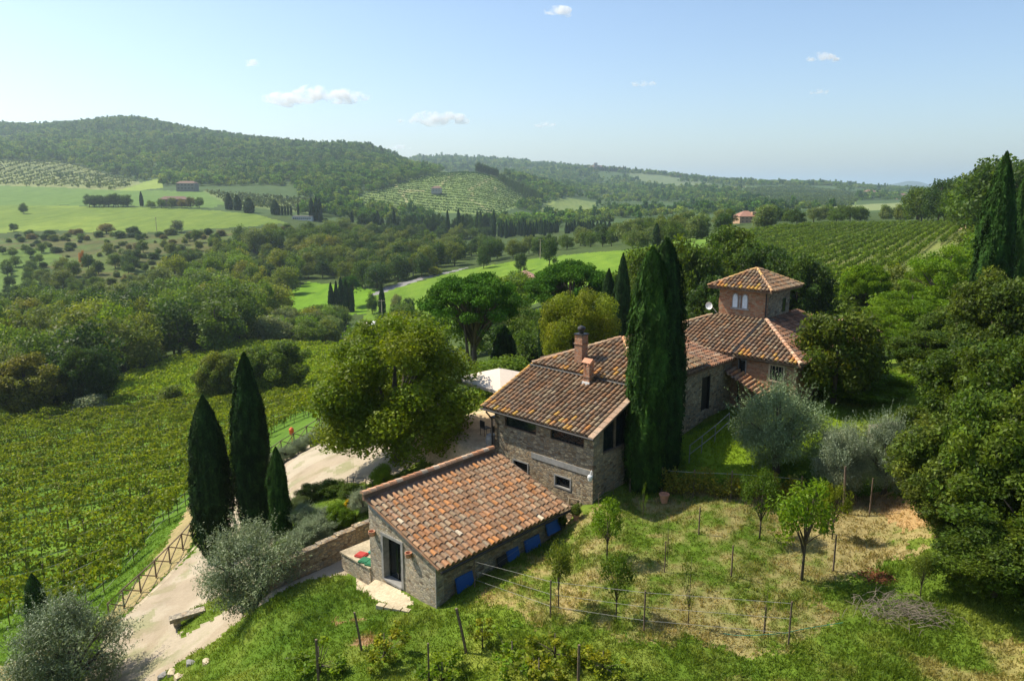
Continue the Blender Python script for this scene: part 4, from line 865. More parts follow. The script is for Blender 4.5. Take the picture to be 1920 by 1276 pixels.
for k, (px, Y, top, wp, sd_, cc, lb, kd) in enumerate([(1700, 58, 520, 150, 1, 'bright', 'feathery bright green tree right of the magnolia', 'locust'), (1765, 66, 455, 150, 2, 'bright', 'feathery light green tree left of the tall right cypress', 'locust'), (1640, 56, 575, 130, 2, 'bright', 'low feathery tree behind the magnolia', 'locust'),
        (1800, 50, 560, 150, 1, 'mid', 'mid green tree at the foot of the tall right cypress', 'oak'), (1735, 44, 620, 140, 3, 'mid', 'leafy tree right of the clipped shrub', 'oak'), (1880, 40, 500, 190, 2, 'olive_g', 'tree with yellowing leaves at the right edge', 'oak'),
        (1830, 34, 640, 210, 3, 'mid', 'broad oak above the bare soil at the right', 'oak'), (1905, 31, 610, 220, 1, 'mid', 'oak cut by the right edge, above the brushwood', 'oak'), (1770, 33, 745, 150, 2, 'dark', 'dark oak beside the silver olives', 'oak'),
        (1815, 28.5, 760, 210, 1, 'olive_g', 'oak whose branches hang over the brushwood', 'oak'), (1900, 26.5, 720, 240, 2, 'mid', 'nearest oak at the right edge', 'oak'), (1950, 24.5, 880, 260, 3, 'mid', 'low oak in the lower right corner of the wood', 'oak'), (1850, 27, 960, 170, 2, 'dark', 'dark undergrowth tree below the hanging oak', 'oak'), (1800, 27.5, 850, 160, 1, 'olive_g', 'low oak whose crown hangs over the bare soil patch', 'oak'), (1895, 23.5, 985, 210, 3, 'mid', 'lowest oak crown at the lower right edge', 'oak')]):
    T('broadleaf_tree', kd, sd_, px, 800, top, wp * 1.06, {'mid': (.066, .122, .012), 'dark': (.05, .095, .012), 'olive_g': (.085, .135, .019)}.get(cc, cc), lb, Y=Y)
# trees between the two left vineyards
T('broadleaf_tree', 'oak', 2, 411, 752, 652, 92, 'olive_g', 'grey-green tree between the vineyards, left of the tallest cypress', Y=113)
T('broadleaf_tree', 'oak', 1, 512, 752, 632, 135, 'mid', 'wide green tree between the vineyards, right of the tallest cypress', Y=112)
T('broadleaf_tree', 'oak', 3, 45, 775, 664, 150, 'autumn', 'round tree turning yellow at the far left edge of the vineyard', Y=112)
T('broadleaf_tree', 'oak', 2, 158, 765, 642, 110, 'dark', 'dark round tree beside the yellowing one at the vineyard edge', Y=116)
T('shrub', 'bush', 1, 320, 758, 715, 60, 'olive_g', 'dark shrub among the second vineyard rows', 'bush', Y=114)
T('shrub', 'bush', 2, 165, 762, 735, 75, 'silver', 'pale grey shrub along the vineyard edge', 'bush', Y=111)
# ---- scattered woods: each tree its own object
taken = []
def scatter(name, kinds, poly, n, spacing, hr, wr, cols, label, group, ymin=60, ymax=5000, cat='tree', excl=(), seed=0, cap=None):
    rr = random.Random(seed); xs = [p[0] for p in poly]; ys = [p[1] for p in poly]; k = 0; tries = 0
    while k < n and tries < n * 30:
        tries += 1; px = rr.uniform(min(xs), max(xs)); py = rr.uniform(min(ys), max(ys))
        if not inpoly([px], [py], poly)[0] or any(inpoly([px], [py], e)[0] for e in excl): continue
        g = G(px, py, ymin, ymax)
        if g is None: continue
        X, Y, z = g
        if any((X - a) ** 2 + (Y - b) ** 2 < (spacing) ** 2 for a, b in taken): continue
        taken.append((X, Y)); h = rr.uniform(*hr); w_ = h * rr.uniform(*wr); kd, sd_ = rr.choice(kinds)
        tree(name, kd, sd_, X, Y, h, w_, rr.choice(cols), label, cat, group, False, z, rr.uniform(0, 6.28)); k += 1
MID = [('mid', 1), ('mid', 2), ('mid', 3), ('tallmid', 1), ('tallmid', 2)]
ex = [[(505, 592), (545, 545), (575, 525), (640, 535), (715, 545), (690, 580), (620, 592), (560, 600)]]
scatter('valley_tree', MID, [(0, 740), (0, 610), (90, 600), (230, 575), (360, 520), (430, 470), (560, 440), (620, 450), (640, 520), (560, 560), (520, 600), (440, 660), (280, 690), (190, 735)], 215, 6.3, (8, 16), (.75, 1.2),
        ['mid', 'mid', 'olive_g', 'dark', 'pale', 'bright', 'mid', 'olive_g', 'autumn', 'yellow'], 'one of the mixed green trees filling the valley wood on the left', 'trees of the left valley wood', 100, 520, excl=ex, seed=1)
scatter('valley_tree', MID, [(590, 470), (640, 452), (720, 460), (800, 470), (835, 500), (790, 520), (700, 545), (640, 530), (600, 520)], 60, 7, (9, 14), (.8, 1.1), ['dark', 'mid', 'olive_g', 'dark'],
        'one of the dark trees between the two meadows above the valley road', 'trees above the valley road', 250, 560, excl=ex, seed=2)
scatter('valley_tree', [('bush', 1), ('bush', 2), ('mid', 1)], [(200, 700), (330, 665), (440, 640), (620, 650), (640, 600), (560, 605), (470, 620), (280, 650), (200, 670)], 75, 5, (5, 8), (1.0, 1.4), ['olive_g', 'pale', 'bright', 'mid', 'grey', 'yel2'],
        'one of the low bushy trees above the second vineyard', 'bushy trees above the second vineyard', 130, 320, excl=ex, seed=3)
scatter('broadleaf_tree', MID, [(590, 700), (700, 650), (760, 600), (900, 560), (990, 560), (990, 640), (860, 690), (700, 740)], 16, 9, (7, 10), (.9, 1.2), ['mid', 'bright', 'olive_g'],
        'tree half hidden behind the round walnut tree', 'trees behind the walnut tree', 70, 240, seed=4)
scatter('hill_tree', MID, [(1690, 418), (1780, 412), (1920, 410), (2050, 410), (2050, 470), (1900, 470), (1830, 440), (1790, 422)], 55, 6, (13, 17), (.7, .95), ['dark', 'dark', 'mid'],
        'one of the dark trees of the wood right of the large vineyard', 'trees of the wood on the right', 110, 420, seed=5)
scatter('grove_tree', [('mid', 1), ('mid', 2), ('bush', 1)], [(1180, 460), (1390, 424), (1400, 412), (1700, 398), (1700, 412), (1400, 430), (1190, 475)], 30, 12, (6, 10), (.9, 1.2), ['mid', 'olive_g', 'dark', 'pale'],
        'one of the trees lining the far edge of the large vineyard', 'trees beyond the large vineyard', 240, 700, seed=6)
scatter('hedge_bush', [('bush', 1), ('bush', 2)], [(0, 458), (60, 440), (250, 436), (420, 441), (560, 425), (600, 436), (480, 452), (240, 447), (60, 452)], 40, 7, (3, 5.5), (1.3, 2), ['dark', 'olive_g', 'mid', 'brown'],
        'one of the hedge bushes along the lower edge of the left meadow', 'hedge bushes below the left meadow', 380, 640, 'bush', seed=7)
scatter('orchard_tree', [('mid', 1), ('mid', 2)], [(0, 470), (105, 462), (118, 480), (80, 515), (60, 560), (0, 590)], 18, 9, (5, 7), (.9, 1.2), ['mid', 'dark'], 'one of the scattered fruit trees on the small green slope at far left', 'fruit trees on the left slope', 280, 480, seed=8)
scatter('shrub', [('bush', 1), ('bush', 2)], [(20, 455), (300, 445), (440, 455), (350, 500), (240, 570), (150, 540), (80, 520)], 85, 5, (1.5, 4.5), (1.2, 2.2), ['brown', 'dark', 'olive_g', 'mid', 'pale'], 'one of the low shrubs on the brown scrub slope', 'shrubs on the brown slope', 300, 540, 'bush', seed=9)
scatter('broadleaf_tree', [('mid', 1), ('mid', 2), ('mid', 3)], [(1500, 650), (1500, 600), (1600, 595), (1740, 560), (1800, 520), (1900, 480), (1900, 640)], 26, 5.5, (5, 7.5), (.9, 1.2), ['mid', 'bright', 'olive_g', 'bright'], 'one of the trees between the farmhouse and the large right vineyard', 'trees below the right vineyard', 50, 175, seed=12)
scatter('broadleaf_tree', [('mid', 1), ('mid', 2), ('mid', 3)], [(1150, 640), (1180, 540), (1400, 520), (1500, 560), (1500, 620)], 20, 6, (6, 9), (.9, 1.2), ['mid', 'dark', 'olive_g'], 'one of the trees behind the tower, in front of the green field', 'trees behind the farmhouse', 66, 150, seed=13)
scatter('valley_tree', [('mid', 1), ('bush', 1), ('mid', 3)], [(150, 560), (250, 500), (340, 450), (430, 445), (400, 500), (300, 560), (200, 590)], 46, 8, (5, 9), (.9, 1.3), ['olive_g', 'mid', 'pale', 'dark', 'brown'], 'one of the loose trees on the lower part of the brown slope', 'trees on the brown slope', 280, 540, seed=14)
scatter('broadleaf_tree', [('mid', 1), ('mid', 2), ('mid', 3), ('bush', 1)], [(935, 690), (935, 640), (1000, 620), (1180, 640), (1180, 690), (1000, 690)], 20, 3.5, (3.5, 5.5), (1.0, 1.3), ['dark', 'mid', 'olive_g'], 'one of the low trees under the umbrella pines behind the farmhouse', 'low trees under the umbrella pines', 56, 110, seed=15)
scatter('valley_tree', MID, [(560, 470), (600, 440), (690, 436), (760, 462), (930, 476), (935, 492), (860, 497), (800, 512), (690, 535), (640, 525)], 60, 6.5, (8, 14), (.8, 1.15), ['dark', 'mid', 'olive_g', 'dark', 'pale'], 'one of the dark trees between the two meadows above the valley road', 'trees above the valley road', 250, 600, excl=ex, seed=21)
scatter('valley_tree', MID, [(940, 478), (1040, 462), (1200, 436), (1390, 420), (1200, 458), (1100, 468), (960, 486)], 44, 8, (7, 11), (.85, 1.15), ['dark', 'mid', 'olive_g', 'pale'], 'one of the trees along the top of the long green field', 'trees above the long green field', 240, 640, seed=22)
scatter('valley_tree', MID, [(0, 600), (60, 520), (200, 478), (430, 452), (440, 480), (330, 530), (200, 590), (90, 610)], 60, 7, (5, 10), (.9, 1.3), ['olive_g', 'mid', 'pale', 'dark', 'mid'], 'one of the loose trees on the lower part of the brown slope', 'trees on the brown slope', 280, 540, seed=23)
print('individual scattered', len(taken))
def at(px, Y):
    X = (px - 960) / F * (Y * cP + 20 * sP)
    return X
# single trees of the middle distance
for nm, kd, sd_, px, b, top, wp, cc, lb in [
    ('lone_tree', 'mid', 1, 45, 401, 378, 18, 'dark', 'lone tree with a long shadow on the upper left meadow'), ('lone_tree', 'mid', 2, 26, 434, 417, 18, 'dark', 'small round tree at the left end of the meadow hedge'),
    ('meadow_tree', 'mid', 3, 332, 436, 409, 28, 'grey', 'grey-green round tree right of the power pole'), ('meadow_tree', 'mid', 2, 200, 438, 417, 34, 'brown', 'brownish spreading tree on the hedge left of the power pole'),
    ('meadow_tree', 'mid', 1, 252, 437, 423, 14, 'mid', 'tiny tree on the hedge just left of the power pole'), ('autumn_tree', 'tallmid', 1, 155, 496, 467, 17, 'orange', 'orange autumn tree on the brown slope'),
    ('conifer_tree', 'cypressfar', 1, 430, 393, 363, 14, 'cyp', 'dark conifer at the left end of the group of three'), ('conifer_tree', 'cypressfar', 2, 446, 394, 365, 15, 'cyp', 'dark conifer in the middle of the group of three'), ('conifer_tree', 'cypressfar', 1, 467, 399, 371, 20, 'cyp', 'dark conifer at the right end of the group of three'),
    ('conifer_tree', 'cypressfar', 1, 516, 402, 374, 16, 'cyp', 'wide dark conifer left of the little cypress row'), ('cypress_tree', 'cypressfar', 2, 585, 413, 371, 11, 'cyp', 'tall left cypress of the pair above the low white building'), ('cypress_tree', 'cypressfar', 1, 594, 414, 369, 10, 'cyp', 'tall middle cypress above the low white building'),
    ('cypress_tree', 'cypressfar', 2, 601, 415, 372, 8, 'cyp', 'narrow right cypress above the low white building'), ('cypress_tree', 'cypressfar', 1, 266, 386, 359, 7, 'cyp', 'single small cypress left of the stone farm on the meadow'),
    ('dark_tree', 'mid', 1, 907, 503, 457, 28, 'dark', 'dark round tree standing on the crest of the green field'), ('dark_tree', 'mid', 2, 976, 512, 470, 30, 'dark', 'dark tree beside the small tiled roof in the field'), ('dark_tree', 'tallmid', 2, 1030, 500, 440, 46, 'dark', 'tall black-green pine-like tree above the umbrella pines'),
    ('bright_bush', 'bush', 1, 815, 515, 497, 30, 'yel2', 'bright yellow-green bush beside the valley road'), ('poplar_tree', 'tallmid', 1, 490, 610, 537, 40, 'bright', 'yellow-green tree left of the bright valley meadow'),
    ('cypress_tree', 'cypressfar', 1, 717, 594, 533, 13, 'cyp', 'cypress among round trees near the parked cars'), ('round_tree', 'mid', 1, 698, 588, 545, 26, 'dark', 'round dark tree left of the cypress near the parked cars'), ('round_tree', 'mid', 2, 745, 588, 548, 28, 'grey', 'round dark tree right of the cypress near the parked cars'),
    ('round_tree', 'mid', 3, 767, 592, 553, 28, 'dark', 'rightmost round dark tree near the parked cars'), ('dark_tree', 'cypressfar', 1, 1110 + 120, 462, 418, 16, 'cyp', 'small cypress before the vineyard, left of the twin cypress top')]:
    T(nm, kd, sd_, px, b, top, wp, cc, lb, parts=False)
for k, (px, top, wp) in enumerate([(622, 530, 9), (632, 527, 8), (641, 520, 10), (650, 524, 9), (660, 534, 8)]):
    T('cypress_tree', 'cypressfar', 1 + k % 2, px, 584, top, wp * 1.3, 'cyp', 'slim cypress in the tight clump under the small flat-topped pine', group='cypress clump in the valley', parts=False)
for k in range(6):
    T('cypress_tree', 'cypressfar', 1 + k % 2, 524 + k * 5.5 + (8 if k == 5 else 0), 403, 385 - (5 if k == 5 else 0), 4.5, 'cyp', 'one of the tiny cypresses in a short row beside the low white building', group='tiny cypress row', parts=False)
rr = random.Random(3)
for k in range(9): T('conifer_tree', 'mid', 1 + k % 3, 168 + k * 9 + (14 if k > 4 else 0) * 0, 388, rr.uniform(359, 368), 24, 'dark', 'one of the dark trees in the clump left of the stone farm', group='dark clump on the meadow edge', parts=False)
for k in range(6): T('farm_tree', 'mid', 1 + k % 3, 285 + k * 18 + rr.uniform(-3, 3), 390, rr.uniform(366, 374), 20, rr.choice(['brown', 'olive_g', 'mid', 'mid']), 'one of the trees around the stone farm on the meadow', group='trees around the stone farm', parts=False)
# the dark belt of cypresses and conifers in the centre
for k in range(52):
    px = 935 + k * 4.2 + rr.uniform(-1.5, 1.5)
    if 1052 < px < 1064: continue
    b = 452 + (px - 935) * .012; T('cypress_tree', 'cypressfar', 1 + k % 2, px, 0, rr.uniform(409, 420) + (px - 935) * .012, 6.5, 'cyp', 'one of the cypresses in the long row across the valley', group='long cypress row across the valley', parts=False, Y=rr.uniform(560, 600))
for k in range(62):
    px = rr.uniform(585, 935); top = rr.uniform(392, 412) + (8 if px < 650 else 0); kd = rr.choice([('cypressfar', 1), ('cypressfar', 2), ('mid', 1), ('tallmid', 1)])
    T('belt_tree', kd[0], kd[1], px, 0, top, 9 if kd[0] == 'cypressfar' else 22, rr.choice(['cyp', 'dark', 'cyp']), 'one of the dark trees in the belt beyond the shaded meadow', group='dark tree belt', parts=False, Y=rr.uniform(585, 660))
for k in range(40):
    px = rr.uniform(600, 930); T('belt_tree', *rr.choice([('mid', 1), ('mid', 3), ('tallmid', 2)]), px, 0, rr.uniform(415, 428), 24, rr.choice(['dark', 'mid', 'dark', 'olive_g']), 'one of the dark trees in the belt beyond the shaded meadow', group='dark tree belt', parts=False, Y=rr.uniform(560, 590))
for k in range(26):
    px = rr.uniform(1090, 1330); T('grove_tree', *rr.choice(MID), px, 0, rr.uniform(418, 430), 24, rr.choice(['mid', 'pale', 'dark', 'olive_g']), 'one of the trees right of the long cypress row', group='trees right of the cypress row', parts=False, Y=rr.uniform(420, 620))
for k in range(14):
    px = rr.uniform(860, 1110); T('grove_tree', *rr.choice(MID), px, 0, rr.uniform(446, 458), 26, rr.choice(['mid', 'olive_g', 'dark']), 'one of the small trees in front of the long cypress row', group='trees in front of the cypress row', parts=False, Y=rr.uniform(420, 500))
# ---------------------------------------------------------------- vine rows
FIELD_POLYS = []
def vine_plot(poly, dirv, spacing, y0, y1, per_m, leaf, hgt, wid, col, label, group, center, span, name='vine_row', posts=0, stems=True, gap=0.0, kindstuff=False, seed=0, minlen=14):
    rg = np.random.default_rng(seed); d = np.array(dirv, float); d /= np.linalg.norm(d); nrm = np.array([-d[1], d[0]]); rows = []
    K = int(span / spacing)
    for k in range(-K, K + 1):
        b = np.array(center, float) + nrm * spacing * k; s = np.arange(-span * 1.6, span * 1.6, 1.0)
        X = b[0] + d[0] * s; Y = b[1] + d[1] * s; ok = (Y > y0) & (Y < y1); 
        if not ok.any(): continue
        s = s[ok]; X = X[ok]; Y = Y[ok]; Z = H(X, Y); px, py = projn(X, Y, Z); ins = inpoly(px, py, poly)
        if ins.sum() < minlen: continue
        idx = max(np.split(np.where(ins)[0], np.where(np.diff(np.where(ins)[0]) > 1)[0] + 1), key=len)
        if len(idx) < minlen: continue
        rows.append((b, s[idx[0]], s[idx[-1]]))
    acc = []; cnt = 0
    for b, s0, s1 in rows:
        L = s1 - s0; n = int(L * per_m); s = s0 + rg.random(n) * L
        dens = vnoise(s * .9, np.full(n, b[0]), seed + 3); s = s[rg.random(n) < (.85 + .3 * dens * 0 if kindstuff and not gap else (.35 if posts or gap else .7) + .9 * dens * (1 - gap))]; n = len(s)
        clump = (.62 if posts else .72) + (.7 if posts else .5) * vnoise(s * .7, np.full(n, b[1]), seed + 8)
        off = rg.normal(size=n) * wid * .34 * clump; zz = hgt * (.34 + .66 * rg.random(n) ** .75) * clump
        X = b[0] + d[0] * s + nrm[0] * off; Y = b[1] + d[1] * s + nrm[1] * off; Z = H(X, Y) + zz
        Nr = np.stack([nrm[0] * np.sign(off), nrm[1] * np.sign(off), np.full(n, .6)], 1) + rg.normal(size=(n, 3)) * .7
        V, Q = quads(np.stack([X, Y, Z], 1), Nr, leaf * (.6 + .8 * rg.random(n)), .75, rg)
        t = tint(n, rg, .3, .35, (.8 + .4 * vnoise(s * 1.5, np.full(n, b[0]), 4), 0)) * np.array(col); parts = [(V, Q, t)]; cnt += 1
        if stems:
            ss = np.arange(s0, s1, 1.1 if posts else 2.2); X = b[0] + d[0] * ss; Y = b[1] + d[1] * ss; Z = H(X, Y); hw = .03 if posts else .05
            for ax in ((d[0], d[1]), (nrm[0], nrm[1])):
                P = np.stack([np.stack([X - ax[0] * hw, Y - ax[1] * hw, Z - .1], 1), np.stack([X + ax[0] * hw, Y + ax[1] * hw, Z - .1], 1), np.stack([X + ax[0] * hw, Y + ax[1] * hw, Z + hgt * .6], 1), np.stack([X - ax[0] * hw, Y - ax[1] * hw, Z + hgt * .6], 1)], 1).reshape(-1, 3)
                parts.append((P, np.arange(len(P)).reshape(-1, 4), np.tile((.07, .05, .035), (len(ss), 1))))
        V, Q, Cc = join(parts)
        if kindstuff: acc.append((V, Q, Cc)); continue
        x0, y0_ = b + d * s0; z0 = h1(x0, y0_)
        if posts:
            t = thing(name, label, 'vine row', (x0, y0_, z0), 0, group); link('vines', npmesh('vines', V - [x0, y0_, z0], Q, [M['leaf']], Cc), t)
            for q in np.arange(s0 + .3, s1, posts):
                x, y = b + d * q; z = h1(x, y); p = link('post', post_mesh, t); p.location = (x - x0, y - y0_, z - z0 - .25); p.rotation_euler = (R.uniform(-.04, .04), R.uniform(-.04, .04), 0)
            w = MB(); pts = [(b[0] + d[0] * q - x0, b[1] + d[1] * q - y0_, h1(b[0] + d[0] * q, b[1] + d[1] * q) - z0 + 1.55) for q in np.arange(s0, s1, 4.0)]
            if len(pts) > 1: w.tube(pts, .012, 4); w.obj('wire', M['wire'], t)
        else:
            t = link(name, npmesh('vines', V - [x0, y0_, z0], Q, [M['leaf']], Cc), None, label, 'vine row', group); t.location = (x0, y0_, z0)
    if kindstuff and acc:
        V, Q, Cc = join(acc); link(name, npmesh(name, V, Q, [M['farleaf']], Cc), None, label, 'vineyard', None, 'stuff')
    print(label, len(rows))
w = MB(); w.tube([(0, 0, 0), (0, 0, 2.15)], .045, 6); post_mesh = w.data('post', M['wood'])
VP1 = [(-700, 790), (-300, 772), (0, 763), (300, 752), (600, 748), (588, 785), (540, 802), (450, 862), (385, 925), (345, 955), (275, 1040), (205, 1120), (100, 1185), (-40, 1290), (-500, 1600)]
vine_plot(VP1, (1, .30), 2.9, 38, 125, 115, .13, 2.0, .62, (.17, .222, .010), 'leafy vine row in the large lower left vineyard', 'vine rows of the lower left vineyard', (-45, 75), 75, posts=6.5, seed=1)
vine_plot([(205, 752), (600, 752), (640, 752), (640, 655), (470, 645), (400, 655), (300, 690), (200, 722)], (.55, 1), 2.8, 100, 215, 34, .2, 1.9, .7, (.19, .27, .012), 'narrow vine row of the small upper left vineyard', 'vine rows of the small upper left vineyard', (-60, 150), 60, seed=2)
vine_plot([(1330, 470), (1400, 437), (1500, 424), (1790, 420), (1800, 440), (1700, 500), (1600, 545), (1480, 548), (1400, 520)], (112, 163), 3.4, 100, 345, 22, .26, 1.9, .8, (.10, .17, .015), 'straight vine row of the large vineyard on the right', 'vine rows of the right vineyard', (90, 200), 110, seed=3)
vine_plot([(662, 372), (742, 346), (840, 318), (925, 322), (985, 352), (1010, 372), (925, 404), (780, 396), (690, 388)], (1, -.12), 17, 740, 1350, 5, .8, 2.0, 2.2, (.075, .135, .035), 'far hillside vineyard with its rows running across the slope', None, (-60, 1000), 420, name='hillside_vineyard', stems=False, kindstuff=True, seed=4)
vine_plot([(-60, 346), (-40, 300), (60, 303), (130, 306), (195, 325), (268, 343), (220, 357), (120, 352)], (-.18, 1), 17, 860, 1450, 1.6, 1.6, 4.2, 4.0, (.075, .11, .045), 'far olive grove planted in rows on the left hillside', None, (-700, 1150), 420, name='olive_grove', stems=False, kindstuff=True, gap=.2, seed=5)
vine_plot([(380, 358), (470, 366), (588, 374), (580, 400), (540, 396), (430, 385)], (1, -.4), 8, 640, 1080, 1.2, 1.4, 3.0, 3.0, (.08, .105, .045), 'far olive rows right of the farm track', None, (-330, 850), 260, name='olive_grove', stems=False, kindstuff=True, gap=.2, seed=6)
vine_plot([(1400, 352), (1500, 350), (1620, 362), (1600, 385), (1500, 392), (1440, 385), (1390, 362)], (1, .3), 14, 900, 2700, .5, 2.4, 2.5, 3, (.06, .10, .03), 'far vineyard on the ridge to the right', None, (700, 1700), 900, name='ridge_vineyard', stems=False, kindstuff=True, seed=7)
# ---------------------------------------------------------------- far woods: one mass, instanced
def gn_instance(name, P, sc, meshes, label, cat, colr):
    src = bpy.data.collections.new(name + "_sources")
    for m in meshes:
        o = bpy.data.objects.new(name + "_tree", m); o.color = (*colr, 1); src.objects.link(o)
    me = bpy.data.meshes.new(name); me.vertices.add(len(P)); me.vertices.foreach_set("co", np.asarray(P, np.float32).ravel())
    a = me.attributes.new("sc", 'FLOAT', 'POINT'); a.data.foreach_set("value", np.asarray(sc, np.float32)); me.update()
    ob = link(name, me, None, label, cat, None, 'stuff')
    ng = bpy.data.node_groups.new(name, 'GeometryNodeTree'); ng.interface.new_socket("Geometry", in_out='INPUT', socket_type='NodeSocketGeometry'); ng.interface.new_socket("Geometry", in_out='OUTPUT', socket_type='NodeSocketGeometry')
    gi = ng.nodes.new("NodeGroupInput"); go = ng.nodes.new("NodeGroupOutput"); ip = ng.nodes.new("GeometryNodeInstanceOnPoints"); ci = ng.nodes.new("GeometryNodeCollectionInfo")
    ci.inputs["Collection"].default_value = src; ci.inputs["Separate Children"].default_value = True; ci.inputs["Reset Children"].default_value = True
    rv = ng.nodes.new("FunctionNodeRandomValue"); rv.data_type = 'FLOAT_VECTOR'; rv.inputs[0].default_value = (0, 0, 0); rv.inputs[1].default_value = (0, 0, 6.28)
    na = ng.nodes.new("GeometryNodeInputNamedAttribute"); na.data_type = 'FLOAT'; na.inputs["Name"].default_value = "sc"
    ng.links.new(gi.outputs[0], ip.inputs["Points"]); ng.links.new(ci.outputs[0], ip.inputs["Instance"]); ip.inputs["Pick Instance"].default_value = True
    ng.links.new(rv.outputs[0], ip.inputs["Rotation"]); ng.links.new(na.outputs[0], ip.inputs["Scale"]); ng.links.new(ip.outputs[0], go.inputs[0])
    md = ob.modifiers.new("instances", 'NODES'); md.node_group = ng; return ob
fm = []
for k in range(8):
    rg = np.random.default_rng(900 + k); cen = ellip(rg, 16, (0, 0, .42), (.42, .42, .42), .4, 1, -.4); v, q, c = clumps(rg, cen, .16 * (.7 + .6 * rg.random(len(cen))), 420, .065, .7, .8, .4, .25)
    cc = [(.07, .15, .02), (.09, .18, .025), (.13, .21, .035), (.04, .10, .018), (.08, .15, .025), (.15, .22, .045), (.045, .11, .025), (.11, .165, .035)][k]
    if k in (3, 6): v[:, 2] *= 1.25; v[:, :2] *= .8
    fm.append(npmesh('far_tree', v, q, [M['farleaf']], c * np.array(cc) * 1.25))
cfm = []
for k in range(2):
    c_ = proto('cypressfar', 1 + k)[0].copy(); co = np.zeros(len(c_.vertices) * 3, np.float32); c_.vertices.foreach_get("co", co); co = co.reshape(-1, 3); co[:, :2] *= .22; c_.vertices.foreach_set("co", co.ravel()); cfm.append(c_)
rg = np.random.default_rng(77)
def woods(name, y0, y1, u0, u1, spacing, hs, label, mask, meshes=None, colr=(1, 1, 1), keep=1.0):
    n = int((u1 - u0) * (y1 ** 2 - y0 ** 2) / 2 / spacing ** 2 * keep); Y = np.sqrt(rg.random(n) * (y1 ** 2 - y0 ** 2) + y0 ** 2); X = (u0 + rg.random(n) * (u1 - u0)) * Y
    Z = H(X, Y); px, py = projn(X, Y, Z); m = mask(px, py, X, Y); P = np.stack([X, Y, Z], 1)[m]; print(name, len(P))
    gn_instance(name, P, hs * (.45 + 1.05 * rg.random(len(P)) ** 1.3), meshes or fm, label, 'woods', colr)
fields = [[(-500, 350), (-500, 440), (0, 437), (220, 438), (330, 433), (470, 424), (545, 418), (520, 405), (588, 385), (588, 374), (470, 366), (380, 358), (305, 352), (300, 334), (268, 340), (195, 325), (130, 306), (60, 303), (-60, 300), (-500, 300)],
          [(662, 374), (742, 346), (840, 318), (925, 320), (985, 352), (1010, 372), (925, 404), (780, 398), (690, 390)], [(1010, 387), (1060, 370), (1120, 380), (1110, 400), (1010, 402)],
          [(1400, 350), (1500, 349), (1620, 362), (1600, 385), (1500, 392), (1440, 385), (1380, 362)], [(1340, 352), (1395, 350), (1380, 358), (1345, 359)], [(1530, 388), (1690, 380), (1690, 393), (1540, 398)], [(690, 442), (780, 450), (930, 466), (930, 478), (700, 458)]]
def fmask(px, py, X, Y):
    m = np.ones(len(px), bool)
    for f in fields: m &= ~inpoly(px, py, f)
    m &= ~((Y < 760) & (px < 560))
    return m
woods('hillside_woods', 1000, 2350, -.95, .08, 9.5, 11, 'dense mixed woods covering the long hill on the left', lambda px, py, X, Y: fmask(px, py, X, Y))
woods('valley_woods', 660, 1300, -.28, .45, 10, 10, 'broken woods and hedgerows between the fields in the middle of the valley', lambda px, py, X, Y: fmask(px, py, X, Y) & ((fbm(X / 90, Y / 90, 61) > .52) | (px < 700)) & ~((px > 1150) & (fbm(X / 60, Y / 60, 62) < .52)))
woods('far_woods', 1300, 3300, .02, .75, 15, 13, 'woods on the slope below the hilltop castle', lambda px, py, X, Y: fmask(px, py, X, Y) & (fbm(X / 160, Y / 160, 63) > .48))
woods('distant_woods', 2350, 4800, -.35, .45, 26, 20, 'bluish woods on the most distant ridge', lambda px, py, X, Y: (Y > 3300) | (X / Y < .02))
# the strip of grass tufts near the camera
n = 105000; Y = 15 + 40 * rg.random(n) ** 1.35; X = (rg.random(n) * 1.75 - .87) * Y; px, py = projn(X, Y, H(X, Y, False)); a, b = toAB(X, Y)
KD = np.zeros(n, bool)
fi = np.clip(np.searchsorted(gy, Y) - 1, 0, nr - 2); fj = np.clip(((X / Y + 1.3) / (gu[1] - gu[0])).astype(int), 0, nc - 2); fidx = fi * (nc - 1) + fj
keep = ~drv_mask[fidx] & ~straw[fidx] & ~((a > -.1) & (a < SL + .3) & (b > -.1) & (b < 6.7)) & ~((a > 7.5) & (a < 36) & (b > (-.9)) & (b < 9)) & ~((a > 22) & (b > -4.7) & (b < 6))
keep &= ~((a > -.4) & (a < 8) & (b > 4) & (b < 7.8)); dryk = C[fidx][:, 0] > .21; keep &= ~(dryk & (rg.random(n) < .3))
X = X[keep]; Y = Y[keep]; col = C[fidx][keep]; m = len(X); nb = 6
lush = vnoise(X / 1.3, Y / 1.3, 71); Z = H(X, Y)
P = np.repeat(np.stack([X, Y, Z], 1), nb, 0); P[:, :2] += rg.normal(size=(m * nb, 2)) * .07
hh = np.repeat(.05 + .13 * lush ** 2, nb) * (.6 + .8 * rg.random(m * nb)); lean = rg.normal(size=(m * nb, 2)) * .45
tip = P + np.stack([lean[:, 0] * hh, lean[:, 1] * hh, hh], 1); an = rg.random(m * nb) * 3.14; wv = np.stack([np.cos(an), np.sin(an), 0 * an], 1) * (.012 + .012 * rg.random((m * nb, 1)))
mid = (P + tip) / 2 + np.array([0, 0, .01]); V = np.stack([P - [0, 0, .02], mid - wv, tip, mid + wv], 1).reshape(-1, 3)
cc = np.repeat(col, nb, 0) * tint(m * nb, rg, .25, .25) * 1.1
link('grass', npmesh('grass', V, np.arange(len(V)).reshape(-1, 4), [M['leaf']], cc), None, 'short grass and weeds on the slope around the buildings', 'grass', None, 'stuff')

